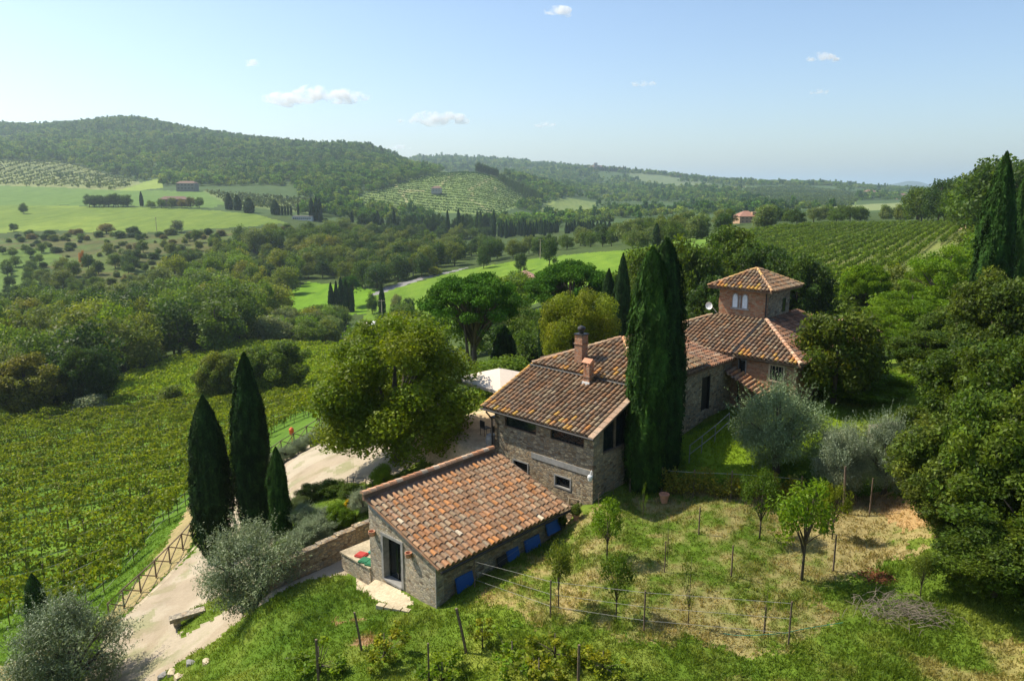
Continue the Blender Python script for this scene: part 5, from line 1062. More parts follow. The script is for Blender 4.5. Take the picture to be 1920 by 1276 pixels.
# ---------------------------------------------------------------- orchard, fences and small things
def put(name, label, cat, X, Y, w, mt, rz=0, group=None, z=None, dz=0):
    o = w.obj(name, mt, label=label, cat=cat, group=group); o.location = (X, Y, (h1(X, Y) if z is None else z) + dz); o.rotation_euler = (0, 0, rz); return o
for nm, kd, sd_, px, b, top, wp, cc, lb in [
    ('fruit_tree', 'sapling', 1, 1155, 1159, 1036, 95, 'mid', 'dark green young fruit tree nearest the wire fence, in its middle'), ('fruit_tree', 'sapling', 2, 1047, 1140, 1008, 84, 'olive_g', 'yellowish young fruit tree closest to the shed'),
    ('fruit_tree', 'sapling', 3, 1138, 1050, 938, 105, 'bright', 'wide young fruit tree below the farmhouse corner'), ('fruit_tree', 'sapling', 1, 1424, 1010, 880, 112, 'mid', 'fruit tree left of the biggest orchard tree'),
    ('fruit_tree', 'sapling', 4, 1503, 1087, 895, 185, 'bright', 'biggest fruit tree in the middle of the orchard'), ('fruit_tree', 'sapling', 2, 1560, 1010, 900, 80, 'yellow', 'yellowing fruit tree just behind the biggest one'),
    ('fruit_tree', 'thin', 1, 1290, 1173, 1035, 85, 'olive_g', 'nearly bare young tree with grey twigs inside the wire fence'), ('fruit_tree', 'thin', 2, 1205, 985, 900, 30, 'bright', 'very thin young tree nearest the house corner'),
    ('fig_sapling', 'thin', 3, 1434, 1188, 1092, 46, 'bright', 'small large-leaved sapling tied to a stake'), ('fruit_tree', 'thin', 2, 1250, 1070, 960, 40, 'bright', 'thin young tree between the house corner and the bare tree'),
    ('shrub', 'sapling', 3, 1725, 1120, 1040, 70, 'olive_g', 'small leafy shoot beside the brushwood')]:
    T(nm, kd, sd_, px, b, top, wp * .86, cc, lb)
def stake(px, b, top, lb, tilt=(0, 0), r=.035, cat='stake', name='wooden_stake', mt='wood', group=None):
    g = G(px, b); h = ray(px, top)[1] * g[1] - g[2]; w = MB(); w.tube([(0, 0, -.2), (tilt[0] * .5, tilt[1] * .5, h * .5), (tilt[0], tilt[1], h)], [r * 1.1, r, r * .9], 6)
    return put(name, lb, cat, g[0], g[1], w, M[mt], z=g[2]), g, h
for px, b, top, lb, tl, r in [(679, 1219, 1147, 'dark stake leaning left in front of the shed', (-.22, 0), .045), (876, 1223, 1140, 'thick stake leaning left near the shed corner', (-.36, 0), .055), (805, 1300, 1205, 'upright stake at the bottom edge below the shed', (0, 0), .035),
        (1084, 1300, 1208, 'upright dark stake at the bottom edge right of the vines', (0, 0), .045), (1371, 1081, 1022, 'short dark stake in the middle of the orchard', (0, 0), .03), (1310, 1002, 950, 'short stake in the upper orchard', (0, 0), .03),
        (1246, 1072, 1014, 'thin stake beside the thin young tree', (0, 0), .025), (1562, 1070, 1003, 'stake right of the biggest fruit tree', (0, 0), .035), (1582, 962, 874, 'tall rough post in front of the silver olives', (-.12, 0), .05),
        (1630, 965, 896, 'pale post right of the tall rough post', (0, 0), .03), (1551, 1000, 945, 'short stake behind the biggest fruit tree', (0, 0), .035), (1181, 922, 882, 'grey post by the farmhouse corner', (0, 0), .03), (1432, 1188, 1135, 'grey stake holding the large-leaved sapling', (0, 0), .025),
        (598, 1290, 1198, 'rough stake wrapped in a vine at the bottom left', (0, 0), .05)]:
    stake(px, b, top, lb, tl, r)
# wire fence of the orchard: posts and three wires form one fence
fp = [G(px, b) for px, b in ((890, 1101), (1032, 1156), (1207, 1186), (1478, 1211))]; fx = [ray(px, t)[1] * g[1] - g[2] for (px, t), g in zip(((890, 1050), (1032, 1087), (1207, 1107), (1478, 1127)), fp)]
far_p = G(1036, 1000); fth = thing('wire_fence', 'orchard wire fence with thin dark posts running from the shed', 'fence', tuple(fp[0]))
for g, h in zip(fp, fx):
    w = MB(); w.tube([(0, 0, -.2), (0, 0, h)], .03, 6); p = w.obj('post', M['wood'], fth); p.location = g - fp[0]
w = MB(); w.tube([(0, 0, -.2), (0, 0, 1.4)], .03, 6); p = w.obj('post', M['wood'], fth); p.location = far_p - fp[0]
for k, f in enumerate((.96, .62, .3)):
    w = MB(); w.tube([tuple(g - fp[0] + np.array([0, 0, h * f])) for g, h in zip([far_p] + fp, [1.4] + fx)], .008, 4); w.obj('wire', M['wire'], fth)
# straggly vines in the grass at the bottom
for k, (px, b, wp, tp, lb) in enumerate([(600, 1262, 110, 1205, 'straggly vine round the rough stake at the bottom left'), (722, 1240, 90, 1180, 'straggly vine between the leaning stakes'), (905, 1215, 60, 1165, 'small vine right of the thick leaning stake'), (960, 1255, 120, 1195, 'wide straggly vine below the leaning stakes'),
        (1040, 1240, 110, 1180, 'vine left of the bottom edge stake'), (1130, 1262, 90, 1215, 'vine right of the bottom edge stake'), (830, 1290, 110, 1235, 'vine beside the bottom edge stake below the shed'), (1010, 1300, 130, 1225, 'vine cut by the bottom edge of the view')]):
    T('vine_plant', 'vinelet', 1 + k % 4, px, b, tp, wp, 'yellow' if k % 3 else 'bright', lb, 'vine')
# vine hedge along the upper orchard
hg = thing('vine_hedge', 'low trained vine hedge along the top of the orchard', 'hedge', tuple(G(1240, 925))); hl = Vector(hg.location); rgh = np.random.default_rng(5)
hp = [G(px, py) for px, py in ((1240, 925), (1300, 930), (1370, 934), (1450, 940), (1500, 944))]; n = 5200; t = rgh.random(n) * 3.99; k = t.astype(int); fr = (t - k)[:, None]; hpa = np.array(hp)
P = hpa[k] * (1 - fr) + hpa[k + 1] * fr; cl = .5 + .9 * vnoise(t * 5, t * 0, 3); P += rgh.normal(size=(n, 3)) * np.array([.1, .2, .0]); P[:, 2] += cl * (.25 + .85 * rgh.random(n))
V, Q = quads(P - np.array(hl), rgh.normal(size=(n, 3)), .05 * (.5 + rgh.random(n)), .7, rgh); o = link('vines', npmesh('vines', V, Q, [M['leaf']], tint(n, rgh, .4, .8) * np.array((.15, .18, .03))), hg)
for g in hp:
    w = MB(); w.tube([(0, 0, -.2), (0, 0, 1.35)], .035, 6); p = w.obj('post', M['wood'], hg); p.location = g - np.array(hl)
w = MB(); w.tube([tuple(g - np.array(hl) + np.array([0, 0, 1.2])) for g in hp], .01, 4); w.obj('wire', M['wire'], hg)
def pot(px, py, s, lb, mt='terra', plant=None, z=None):
    g = G(px, py); t = thing('flower_pot', lb, 'pot', tuple(g)); w = MB(); w.lathe([(.13 * s, 0), (.2 * s, .34 * s), (.23 * s, .35 * s), (.23 * s, .41 * s), (.19 * s, .41 * s), (.17 * s, .34 * s)], 14); w.obj('pot', M[mt], t)
    if plant:
        c = link('plant', proto('bush', 1)[0], t); c.location = (0, 0, .33 * s); c.scale = (.8 * s, .8 * s, .8 * s); c.color = (*GREENS[plant], 1)
    return t
pot(1245, 942, 1.1, 'square-looking terracotta pot at the end of the vine hedge'); pot(1054, 992, .8, 'dark pot on the paving behind the shed', 'rubber', 'mid'); pot(1080, 975, .8, 'planted pot at the foot of the ladder frame', 'terra', 'olive_g')
# drive fence with crossed braces
def brace_fence(pix, label, ht=1.12, r=.045, mt='wood'):
    gs = [G(px, py) for px, py in pix]; t = thing('wooden_fence', label, 'fence', tuple(gs[0])); o = gs[0]; up = np.array([0, 0, 1.0])
    for g in gs:
        w = MB(); w.tube([tuple(g - o - up * .2), tuple(g - o + up * ht)], r, 7); w.obj('post', M[mt], t)
    w = MB(); w.tube([tuple(g - o + up * ht) for g in gs], r * .9, 7); w.obj('top_rail', M[mt], t)
    for a, b in zip(gs[:-1], gs[1:]):
        w = MB(); w.tube([tuple(a - o + up * .1), tuple(b - o + up * (ht - .05))], r * .75, 6); w.obj('brace', M[mt], t)
        w = MB(); off = np.array([.05, .05, 0]); w.tube([tuple(a - o + off + up * (ht - .05)), tuple(b - o + off + up * .1)], r * .75, 6); w.obj('brace', M[mt], t)
    return t
brace_fence([(206, 1166), (233, 1140), (264, 1111), (293, 1083), (319, 1056), (343, 1031), (362, 1008), (385, 985)], 'rustic crossed wooden fence along the lower drive')
brace_fence([(430, 950), (440, 925), (455, 905), (478, 880)], 'short piece of rustic fence seen between the dark cypresses')
brace_fence([(505, 868), (528, 850), (552, 836), (576, 822), (600, 806), (622, 795)], 'rustic crossed wooden fence along the gravel yard')
g = G(548, 832); w = MB(); w.tube([(0, 0, 0), (0, 0, .9)], .03, 6); w.lathe([(.16, .9), (.2, 1.05), (.22, 1.35), (.1, 1.5)], 10); put('fence_box', 'small orange and yellow box on a post by the yard fence', 'box', g[0], g[1], w, M['orangeplastic'])
# kerb stones beside the drive, stone bench and loose stones
pts = [G(px, py) for px, py in ((215, 1172), (240, 1150), (272, 1118), (300, 1090), (326, 1063), (350, 1038), (368, 1018))]
w = MB(); o0 = pts[0]
for a, b in zip(pts[:-1], pts[1:]): w.obox(a - o0 + [.25, 0, .03], b - o0 + [.25, 0, .03], .22, .14)
put('kerb', 'pale stone kerb under the rustic drive fence', 'kerb', o0[0], o0[1], w, M['concrete'], z=o0[2])
g = G(352, 1163); w = MB(); w.prism([(-.85, -.22), (.8, -.26), (.86, .2), (-.8, .24)], 'z', .22, .42); w.box(-.65, -.35, -.17, .17, -.1, .22); w.box(.35, .65, -.17, .17, -.1, .22)
put('stone_bench', 'low block-like stone bench at the edge of the drive', 'bench', g[0], g[1], w, M['stone_light'], .62)
rs = random.Random(9)
for k, (px, py, lb) in enumerate([(388, 1242, 'pale flat stone on the grass slope below the drive'), (358, 1243, 'dark boulder left of the pale flat stone'), (335, 1270, 'pale stone at the bottom edge below the drive'), (305, 1268, 'grey boulder at the bottom edge near the drive'), (322, 1262, 'small stone between two boulders at the bottom edge')]):
    g = G(px, py); w = MB(); pr_ = []
    for j in range(9): an = j * .698; pr_.append((math.cos(an) * rs.uniform(.2, .34), math.sin(an) * rs.uniform(.14, .24)))
    n_ = len(pr_); vv = [(a, b, -.1) for a, b in pr_] + [(a * .9, b * .9, rs.uniform(.08, .14)) for a, b in pr_] + [(0, 0, .17)]
    w.mesh(vv, [(i, (i + 1) % n_, n_ + (i + 1) % n_, n_ + i) for i in range(n_)] + [(n_ + i, n_ + (i + 1) % n_, 2 * n_) for i in range(n_)]); put('stone', lb, 'stone', g[0], g[1], w, M['concrete'] if k % 2 == 0 else M['grey'], rs.uniform(0, 3))
w = MB(); g = G(738, 1142)
for k in range(4): w.box(-.75 + k * .38, -.42 + k * .38, -.13 + rs.uniform(-.04, .04), .14, -.1, .07 + rs.uniform(0, .05))
put('stone_edging', 'short row of pale stones in the grass by the shed corner', 'edging', g[0], g[1], w, M['concrete'], -.35)
# blue boards against the shed wall
for k, (a, wd, hh_, mt, lb) in enumerate([(.95, .95, .46, 'blue', 'blue board nearest the shed corner'), (3.35, .95, .34, 'rubber', 'black sheet lying between the blue boards'), (3.95, .75, .42, 'blue', 'blue board right of the black sheet'), (5.1, 1.0, .5, 'blue', 'tall blue board in the middle of the wall'), (6.55, 1.2, .35, 'blue', 'last blue board under the gutter pipe')]):
    x, y = toXY(a + wd / 2, -.12); w = MB(); w.prism([(-.10, -.15), (-.07, -.15), (.09, hh_), (.06, hh_)], 'x', -wd / 2, wd / 2); w.prism([(-.12, -.15), (-.10, -.15), (-.06 + .1, hh_ - .02), (.02, hh_ - .02)], 'x', -wd / 2 + .04, -wd / 2 + .10); o = put('board', lb, 'board', x, y, w, M[mt], TH, 'boards leaning on the shed wall'); o.location.z = max(h1(*toXY(a, -.4)), h1(*toXY(a + wd, -.4))) + .0
# ladder frame, lamp posts, railing
x, y = toXY(8.55, .05); w = MB()
for s_ in (-.3, .3): w.obox((s_, 0, 0), (s_, .42, 1.25), .05, .05); w.obox((s_, .75, 0), (s_, .42, 1.25), .04, .04)
for q in (.15, .5, .85, 1.2): w.obox((-.3, .336 * q, q), (.3, .336 * q, q), .04, .04)
put('wooden_rack', 'pale wooden ladder-like rack standing behind the shed', 'rack', x, y, w, M['palewood'], TH - 1.3, z=-15.85)
def railing(pix, label, ht=.95, mt='metal', r=.02):
    gs = [G(px, py) for px, py in pix]; t = thing('railing', label, 'railing', tuple(gs[0])); o = gs[0]; up = np.array([0, 0, 1.0])
    for g in gs: w = MB(); w.tube([tuple(g - o - up * .1), tuple(g - o + up * ht)], r * 1.1, 6); w.obj('post', M[mt], t)
    for f in (1, .5): w = MB(); w.tube([tuple(g - o + up * ht * f) for g in gs], r, 6); w.obj('rail', M[mt], t)
railing([(653, 925), (664, 926), (687, 928), (700, 935)], 'thin iron railing at the corner of the gravel yard, behind the shed roof')
railing([(1292, 868), (1315, 850), (1340, 830), (1366, 806)], 'grey railing rising along the shaded side of the farmhouse', mt='grey')
railing([(1500, 752), (1522, 742), (1552, 730)], 'grey railing beyond the barred window', mt='grey')
railing([(1122, 948), (1150, 928), (1181, 905)], 'low wire rail between the farmhouse corner and the grey post', .6, mt='wood', r=.011)
# flower bed
fb = [('lavender_bush', 'nearbush', 585, 935, 60, 905, 'olive_g', 'long dark lavender clump at the gravel edge of the bed'), ('lavender_bush', 'nearbush', 625, 925, 60, 897, 'mid', 'dark lavender clump next to the one at the gravel edge'), ('rosemary_bush', 'nearbush', 660, 935, 60, 905, 'mid', 'big rounded dark bush below the iron railing'),
      ('lavender_bush', 'olive', 575, 985, 62, 945, 'grey', 'grey lavender bush beside the slim cypress'), ('lavender_bush', 'olive', 592, 1015, 85, 968, 'grey', 'large blue-grey lavender bush above the retaining wall'), ('lavender_bush', 'olive', 615, 985, 50, 950, 'silver', 'pale grey lavender bush in the middle of the bed'),
      ('leafy_bush', 'nearbush', 632, 985, 46, 940, 'bright', 'bright green bush left of the yellow flowers'), ('flower_bush', 'nearbush', 650, 985, 40, 950, 'bright', 'green bush carrying the yellow flowers'), ('santolina_bush', 'olive', 678, 960, 52, 920, 'silver', 'silvery bush touching the shed wall corner'),
      ('lavender_bush', 'olive', 560, 1030, 60, 995, 'grey', 'grey bush at the lower end of the flower bed'), ('grass_clump', 'olive', 560, 960, 44, 930, 'olive_g', 'grassy clump right of the slim cypress')]
for k, (nm, kd, px, b, wp, tp, cc, lb) in enumerate(fb):
    t_ = T(nm, kd, 1 + k % 3, px, b, tp, wp, cc, lb, 'bush'); x, y, z = t_.location
g = G(649, 972); cen = np.array([[0, 0, .75], [.1, 0, .95], [-.05, .05, .6], [.18, .02, .5]]); V, Q, Cc = clumps(rgh, cen, np.array([.13, .1, .14, .12]), 500, .03, .6); o = link('yellow_flowers', npmesh('yellow_flowers', V, Q, [M['leaf']], np.tile((.75, .50, .01), (len(Q), 1)) * (.6 + .6 * rgh.random((len(Q), 1)))), None, 'cluster of bright yellow flowers in the bed by the shed', 'flowers'); o.location = g
# planting along the yard fence
for k, (px, b) in enumerate(((515, 875), (535, 862), (556, 850), (578, 838), (600, 824))): T('lavender_bush', 'olive', 1 + k % 3, px + 4, b, b - 26, 40, 'grey', 'lavender hedge bush along the yard fence', 'bush', 'lavender bushes along the yard fence')
# patio: parasol, tables and chairs
x, y = toXY(13.2, 9.3); zp = h1(x, y); pa = thing('parasol', 'large square cream parasol beside the farmhouse patio', 'parasol', (x, y, zp), TH)
w = MB(); q = 2.0; c5 = [(-q, -q, 2.35), (q, -q, 2.35), (q, q, 2.35), (-q, q, 2.35)]; tp = (0, 0, 3.05)
for i in range(4): a, b = c5[i], c5[(i + 1) % 4]; m_ = ((a[0] + b[0]) / 2, (a[1] + b[1]) / 2, 2.42); w.face([a, m_, tp]); w.face([m_, b, tp]); w.face([a, m_, (m_[0], m_[1], 2.25), (a[0], a[1], 2.18)]); w.face([m_, b, (b[0], b[1], 2.18), (m_[0], m_[1], 2.25)])
w.obj('canopy', M['cream'], pa); w = MB(); w.tube([(0, 0, 0), (0, 0, 3.1)], .04, 8); w.box(-.4, .4, -.4, .4, 0, .08); w.obj('pole', M['metal'], pa)
def chair():
    t = thing('patio_chair', None, 'chair', (0, 0, 0)); w = MB(); w.box(-.22, .22, -.22, .22, .42, .46); w.obj('seat', M['metal'], t)
    w = MB(); w.box(-.22, .22, .2, .23, .5, .88); w.obj('backrest', M['metal'], t)
    for a in (-.2, .2):
        for b in (-.2, .2): w = MB(); w.tube([(a, b, 0), (a, b, .44 if b < 0 else .86)], .015, 5); w.obj('leg', M['metal'], t)
    return t
c0_ = chair(); first = True
for a, b, rz, lb in ((9.9, 6.3, .5, 'dark metal chair nearest the house corner on the patio'), (10.3, 7.6, 2.2, 'dark metal chair left of the patio table'), (11.6, 6.4, 4, 'dark metal chair behind the patio table'), (11.8, 7.8, 3.4, 'dark metal chair farthest under the parasol')):
    if first: c = c0_; first = False
    else:
        c = c0_.copy(); COL.objects.link(c)
        for ch in c0_.children: d_ = ch.copy(); COL.objects.link(d_); d_.parent = c
    x, y = toXY(a, b); c.location = (x, y, h1(x, y)); c.rotation_euler = (0, 0, rz); c['label'] = lb; c['group'] = 'patio chairs'
x, y = toXY(10.9, 7.0); tb = thing('patio_table', 'small patio table among the dark chairs', 'table', (x, y, h1(x, y)), TH); w = MB(); w.lathe([(.5, .7), (.52, .72), (.5, .74)], 18); w.obj('tabletop', M['palewood'], tb); w = MB(); w.lathe([(.2, 0), (.04, .05), (.04, .7)], 10); w.obj('leg', M['metal'], tb)
x, y = toXY(9.2, 6.1); w = MB(); w.lathe([(.18, 0), (.26, .2), (.28, .45), (.22, .62), (.24, .66), (.18, .64)], 14); put('urn', 'round grey urn at the house corner on the patio', 'urn', x, y, w, M['grey'])
# brushwood, leaves, hose
g = G(1690, 1150); w = MB(); rr = random.Random(4)
for k in range(260):
    a = rr.gauss(0, .7); b = rr.gauss(0, .4); an = rr.choice((rr.uniform(-.6, 1.2), rr.uniform(0, 6.28))); L = rr.uniform(.25, .95); z = rr.uniform(0, .4) * (1 - abs(a) / 2); w.tube([(a, b, z), (a + math.cos(an) * L / 2, b - math.sin(an) * L / 2, z + rr.uniform(.05, .25)), (a + math.cos(an) * L, b - math.sin(an) * L, z + rr.uniform(-.1, .2))], [.011, .008, .004], 4)
put('brushwood_pile', 'heap of grey cut branches at the foot of the oaks', 'brushwood', g[0], g[1], w, M['twig'])
g = G(1662, 1084); n = 700; P = rgh.normal(size=(n, 3)) * np.array([.4, .25, .03]); P[:, 2] = abs(P[:, 2]) + .03; V, Q = quads(P, rgh.normal(size=(n, 3)) + [0, 0, 1.5], .05 * (.5 + rgh.random(n)), .7, rgh)
o = link('leaf_pile', npmesh('leaf_pile', V, Q, [M['leaf']], np.tile((.24, .10, .045), (n, 1)) * (.5 + rgh.random((n, 1)))), None, 'small heap of red-brown dead leaves on the orchard grass', 'leaves', None, 'stuff'); o.location = g
pts = [G(px, py) for px, py in ((1356, 1190), (1380, 1194), (1410, 1194), (1440, 1192), (1470, 1190), (1500, 1183), (1540, 1176), (1580, 1170))]; w = MB(); w.tube([tuple(p - pts[0] + [0, 0, .07]) for p in pts], .011, 6); put('garden_hose', 'green hose lying across the orchard grass', 'hose', pts[0][0], pts[0][1], w, M['green_hose'], z=pts[0][2])
# cables over the vineyard
for k, (dy, lb) in enumerate(((0, 'upper of two thin cables hanging over the vineyard edge'), (10, 'lower of two thin cables hanging over the vineyard edge'))):
    w = MB(); pp = [];
    for px, py, Y in ((-60, 1290, 36), (100, 1180, 40), (200, 1085, 45), (290, 975, 52), (352, 918, 60)):
        u, t = ray(px + k * 6, py + dy); pp.append((u * Y, Y, t * Y))
    w.tube([tuple(np.array(p) - pp[0]) for p in pp], .014, 4); o = w.obj('cable', M['wire'], label=lb, cat='cable', group='cables over the vineyard'); o.location = pp[0]
# ---------------------------------------------------------------- distant buildings, poles, cars
def house(name, label, px, py, wpx, hpx, dep, wallm, roofm=(.17, .10, .07), rz=0., Y=None, cat='house', storeys=2, flat=False, tower=None, nwin=4):
    g = G(px, py) if Y is None else np.array([ray(px, py)[0] * Y, Y, ray(px, py)[1] * Y]); sc = g[1] / F; W_ = wpx * sc; H_ = hpx * sc; D_ = dep
    t = thing(name, label, cat, tuple(g), rz); w = MB(); w.box(-W_ / 2, W_ / 2, 0, D_, -3, H_, wallm); w.obj('wall', M['farwall'], t)
    w = MB(); e = .4
    if flat: w.box(-W_ / 2 - e, W_ / 2 + e, -e, D_ + e, H_, H_ + .3, roofm)
    else:
        rh = H_ + D_ * .22; a = [(-W_ / 2 - e, -e, H_), (W_ / 2 + e, -e, H_), (W_ / 2 + e, D_ + e, H_), (-W_ / 2 - e, D_ + e, H_)]; r0, r1 = (-W_ / 2 + D_ * .3, D_ / 2, rh), (W_ / 2 - D_ * .3, D_ / 2, rh)
        w.face([a[0], a[1], r1, r0], roofm); w.face([a[1], a[2], r1], roofm); w.face([a[2], a[3], r0, r1], roofm); w.face([a[3], a[0], r0], roofm); w.face(a[::-1], (.2, .15, .1))
    w.obj('roof', M['farwall'], t)
    for s_ in range(storeys):
        for k in range(nwin):
            xx = -W_ / 2 + W_ * (k + .7) / (nwin + .4); zz = H_ * (s_ + .35) / storeys; w = MB(); ww = W_ * .045; w.box(xx - ww, xx + ww, -.06, -.01, zz, zz + H_ * .3 / storeys, (.05, .045, .04)); w.obj('window', M['farwall'], t)
    if tower: tx, tw_, th_ = tower; w = MB(); w.box(tx * sc - tw_ * sc / 2, tx * sc + tw_ * sc / 2, 1, 1 + tw_ * sc, 0, th_ * sc, wallm); w.obj('tower', M['farwall'], t)
    return t
m_, nt_, p_ = mat("distant_wall"); nt_.links.new(attr(nt_), p_.inputs["Base Color"]); p_.inputs["Roughness"].default_value = .9; M['farwall'] = m_
ST = (.34, .27, .2); house('stone_farm', 'long stone farmhouse on the upper edge of the left meadow', 325, 387, 50, 13, 12, (.19, .15, .11), rz=.15)
house('villa', 'grey villa among trees at the foot of the wooded hill', 348, 356, 34, 12, 12, (.20, .175, .15), nwin=5, Y=900)
house('low_building', 'low white pillared building beside three cypresses', 566, 413, 36, 7, 8, (.62, .60, .56), (.16, .13, .12), storeys=1, nwin=9, flat=True)
house('villa', 'ochre villa with red roof beyond the large right vineyard', 1404, 418, 34, 12, 12, (.42, .26, .15), (.30, .15, .10), nwin=4, tower=(12, 10, 20))
house('small_house', 'small house with a tiled roof in the green field', 985, 534, 34, 14, 7, (.58, .45, .34), (.36, .2, .14), nwin=2, Y=205, storeys=1)
house('castle', 'hilltop castle with a square crenellated tower', 1118, 321, 26, 8, 20, (.36, .28, .24), nwin=3, tower=(-1, 6, 15), Y=2750, cat='castle')
house('hamlet_house', 'row of houses right of the hilltop castle', 1162, 322, 14, 5, 16, (.40, .28, .22), Y=2750, nwin=3); house('hamlet_house', 'small houses at the right end of the castle ridge', 1268, 333, 22, 4, 16, (.40, .28, .22), Y=2650, nwin=4)
house('ridge_house', 'dark house with chimneys on the far right ridge', 1482, 350, 20, 5, 20, (.24, .19, .17), Y=2300, nwin=4); house('ridge_house', 'pale farmhouse in trees left of the distant mountains', 1635, 366, 20, 6, 20, (.45, .38, .28), Y=1500, nwin=4)
house('ridge_house', 'reddish farmhouse right of the pale one in the distance', 1695, 371, 14, 5, 16, (.45, .28, .2), Y=1500, nwin=3); house('hill_house', 'white house at the foot of the hillside vineyard', 818, 359, 18, 6, 12, (.34, .31, .28), Y=985, nwin=3)
house('garden_hut', 'low tiled outbuilding half hidden right of the magnolia', 1612, 632, 60, 12, 4, (.4, .3, .22), (.42, .24, .16), Y=62, storeys=1, nwin=2)
def pole(px, b, top, lb, arm=True, Y=None):
    g = G(px, b) if Y is None else np.array([ray(px, b)[0] * Y, Y, h1(ray(px, b)[0] * Y, Y)]); h = ray(px, top)[1] * g[1] - g[2]; w = MB(); w.tube([(0, 0, -.3), (0, 0, h)], [.22, .14], 7)
    if arm: w.obox((-1.1, 0, h - .3), (1.1, 0, h - .3), .14, .14)
    put('power_pole', lb, 'pole', g[0], g[1], w, M['palewood'], z=g[2])
pole(294, 434, 407, 'pale power pole at the lower edge of the left meadow'); pole(1013, 470, 448, 'power pole beyond the green field', Y=330); pole(477, 612, 575, 'pole beside the dark cypress at the valley road', Y=235); pole(716, 585, 562, 'pole beside the parked cars in the valley', Y=245)
for k, (px, py, cc, lb) in enumerate(((702, 590, 'white', 'white car parked left among the valley trees'), (714, 588, 'white', 'white car parked right, nearer the pole'), (690, 594, 'cream', 'cream car half hidden behind the round trees'))):
    Y = 240; u = ray(px, py)[0]; X = u * Y; cr_ = thing('parked_car', lb, 'car', (X, Y, h1(X, Y)), 1.2 + k * .3, 'cars parked in the valley')
    w = MB(); w.prism([(-2.1, .35), (-2.0, .8), (-1.2, .95), (-.7, 1.4), (.9, 1.42), (1.5, .98), (2.1, .85), (2.15, .35)], 'y', -.85, .85); w.obj('body', M[cc], cr_)
    w = MB(); w.prism([(-1.05, .98), (-.65, 1.33), (.85, 1.35), (1.3, 1.0)], 'y', -.87, .87); w.obj('window', M['glass'], cr_)
    for a in (-1.3, 1.3):
        for b in (-.8, .8): w = MB(); w.tube([(a, b - .1, .33), (a, b + .1, .33)], .33, 12); w.obj('wheel', M['rubber'], cr_)
# castle-ridge cypresses
rr = random.Random(8)
for k in range(16): T('cypress_tree', 'cypressfar', 1 + k % 2, 1126 + k * 3.4, 0, rr.uniform(310, 316), 3.2, 'cyp', 'one of the tiny cypresses on the castle ridge', group='cypresses on the castle ridge', parts=False, Y=2740)
for k in range(9): T('ridge_tree', 'mid', 1 + k % 3, 1086 + k * 5, 0, rr.uniform(311, 317), 9, 'dark', 'one of the dark trees left of the hilltop castle', group='trees at the castle', parts=False, Y=2720)
for k in range(12): T('ridge_tree', 'mid', 1 + k % 3, 893 + k * 3.6, 0, 300 + k * 1.3 + rr.uniform(-1, 2), 9, 'dark', 'one of the dark trees crowning the vineyard hill', group='trees crowning the vineyard hill', parts=False, Y=1260)
for k in range(14): T('ridge_tree', 'mid', 1 + k % 3, 938 + k * 6, 0, 322 + k * 2.6 + rr.uniform(-2, 2), 11, 'dark', 'one of the dark trees running down the right side of the vineyard hill', group='trees down the vineyard hill', parts=False, Y=1200 - k * 10)
# garden terrace on the right
g = G(1700, 850); x, y, z = g; w = MB(); w.box(-1.3, 1.3, -.2, .2, -.6, .55); put('garden_wall', 'short stone garden wall among the oaks on the right', 'wall', x + .2, y + 2, w, M['stone_light'], .3)
# ---------------------------------------------------------------- clouds: small cumulus far beyond the haze
def cloud(px, py, wpx, hpx, dist, seed, label):
    v = Vector((*[ray(px, py)[0] * dist], dist, ray(px, py)[1] * dist)); sc = dist / F; r_ = random.Random(seed); w = MB(); import bmesh
    bm = bmesh.new()
    for k in range(13):
        a = r_.uniform(-1, 1); s_ = hpx * sc * r_.uniform(.28, .5) * (1.15 - abs(a) * .6)
        mtx = Matrix.Translation((a * wpx * sc * .46, r_.uniform(-.5, .5) * hpx * sc, s_ * .35 + r_.uniform(-.1, .25) * hpx * sc)) @ Matrix.Diagonal((s_ * 1.7, s_ * 1.2, s_ * .8, 1))
        bmesh.ops.create_icosphere(bm, subdivisions=3, radius=1, matrix=mtx)
    me = bpy.data.meshes.new('cloud'); bm.to_mesh(me); bm.free(); me.materials.append(M['cloud']); o = link('cloud', me, None, label, 'cloud', None); o.location = v
    rm = o.modifiers.new('r', 'REMESH'); rm.mode = 'VOXEL'; rm.voxel_size = hpx * sc * .045
cm_ = bpy.data.materials.new("cloud"); cm_.use_nodes = True; nt = cm_.node_tree; nt.nodes.remove(nt.nodes["Principled BSDF"]); tc = nt.nodes.new("ShaderNodeTexCoord").outputs["Object"]
ns = noise(nt, tc, .011, 6, .62); rp = ramp(nt, ns, [(.46, (0, 0, 0)), (.70, (1, 1, 1))]); vs = nt.nodes.new("ShaderNodeVolumePrincipled"); ml = nt.nodes.new("ShaderNodeMath"); ml.operation = 'MULTIPLY'; nt.links.new(rp, ml.inputs[0]); ml.inputs[1].default_value = .032
nt.links.new(ml.outputs[0], vs.inputs["Density"]); vs.inputs["Color"].default_value = (1, 1, 1, 1); vs.inputs["Anisotropy"].default_value = .3; nt.links.new(vs.outputs[0], nt.nodes["Material Output"].inputs["Volume"]); M['cloud'] = cm_
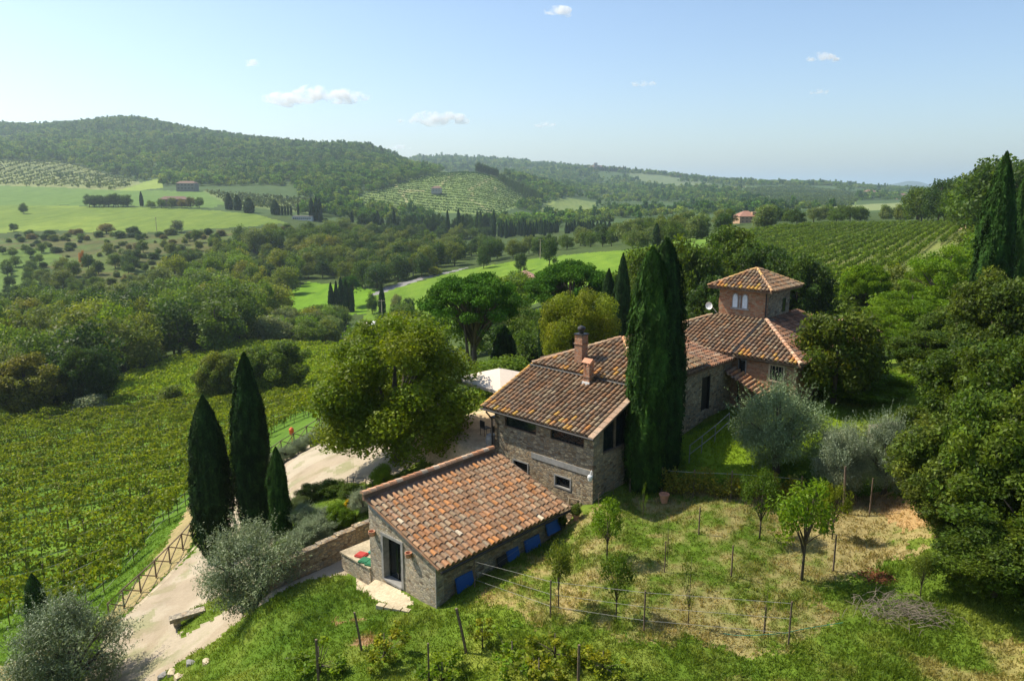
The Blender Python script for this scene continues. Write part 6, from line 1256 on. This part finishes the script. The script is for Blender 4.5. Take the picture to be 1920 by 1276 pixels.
for q in [(587, 188, 195, 42, 7000, 1, 'largest white cloud, hanging above the wooded hill'), (810, 229, 132, 28, 8000, 2, 'second white cloud right of and below the largest one'), (1540, 113, 72, 18, 7500, 3, 'small cloud high on the right side of the sky'), (1206, 159, 42, 14, 8000, 4, 'tiny cloud in the middle of the sky'),
          (1046, 27, 40, 22, 7000, 5, 'small wisp of cloud near the top edge'), (1022, 237, 36, 12, 9000, 6, 'tiny cloud low above the central ridge'), (745, 278, 50, 12, 9000, 7, 'faint cloud just above the hill crest'), (1536, 175, 30, 11, 8000, 8, 'tiny cloud below the small one on the right'), (473, 122, 18, 14, 8000, 9, 'tiny round cloud up left of the largest one')]: cloud(*q)
# the smallest of the valley trees beyond the first 290 become one mass
vt = sorted([o for o in COL.objects if o.name.split('.')[0] == 'valley_tree'], key=lambda o: -o.scale[2] / o.location[1])[290:]
bake = []
for kd, sd_ in MID:
    for cn in ('mid', 'olive_g', 'dark'):
        me = single(kd, sd_).copy(); a_ = me.color_attributes["Col"].data; buf = np.empty(len(a_) * 4, np.float32); a_.foreach_get("color", buf); buf = buf.reshape(-1, 4); buf[:, :3] *= np.array(GREENS[cn]); a_.foreach_set("color", buf.ravel()); bake.append(me)
gn_instance('valley_trees_mass', [tuple(o.location) for o in vt], [o.scale[2] for o in vt], bake, 'smaller and farther trees merging into the valley wood', 'woods', (1, 1, 1))
for o in vt: bpy.data.objects.remove(o)
# ---------------------------------------------------------------- haze
w = MB(); w.box(-42000, 42000, -400, 33500, float(ZZ.min()) - 2, 262)
hm = bpy.data.materials.new("haze"); hm.use_nodes = True; nt = hm.node_tree; nt.nodes.remove(nt.nodes["Principled BSDF"])
pv = nt.nodes.new("ShaderNodeVolumePrincipled"); pv.inputs["Color"].default_value = (.72, .87, 1.0, 1); pv.inputs["Density"].default_value = .000115; pv.inputs["Anisotropy"].default_value = .35
nt.links.new(pv.outputs[0], nt.nodes["Material Output"].inputs["Volume"])
w.obj('haze', hm, kind='stuff', label='thin blue haze filling the valley air', cat='haze')
print('zmax', ZZ.max(), ZZ.min())
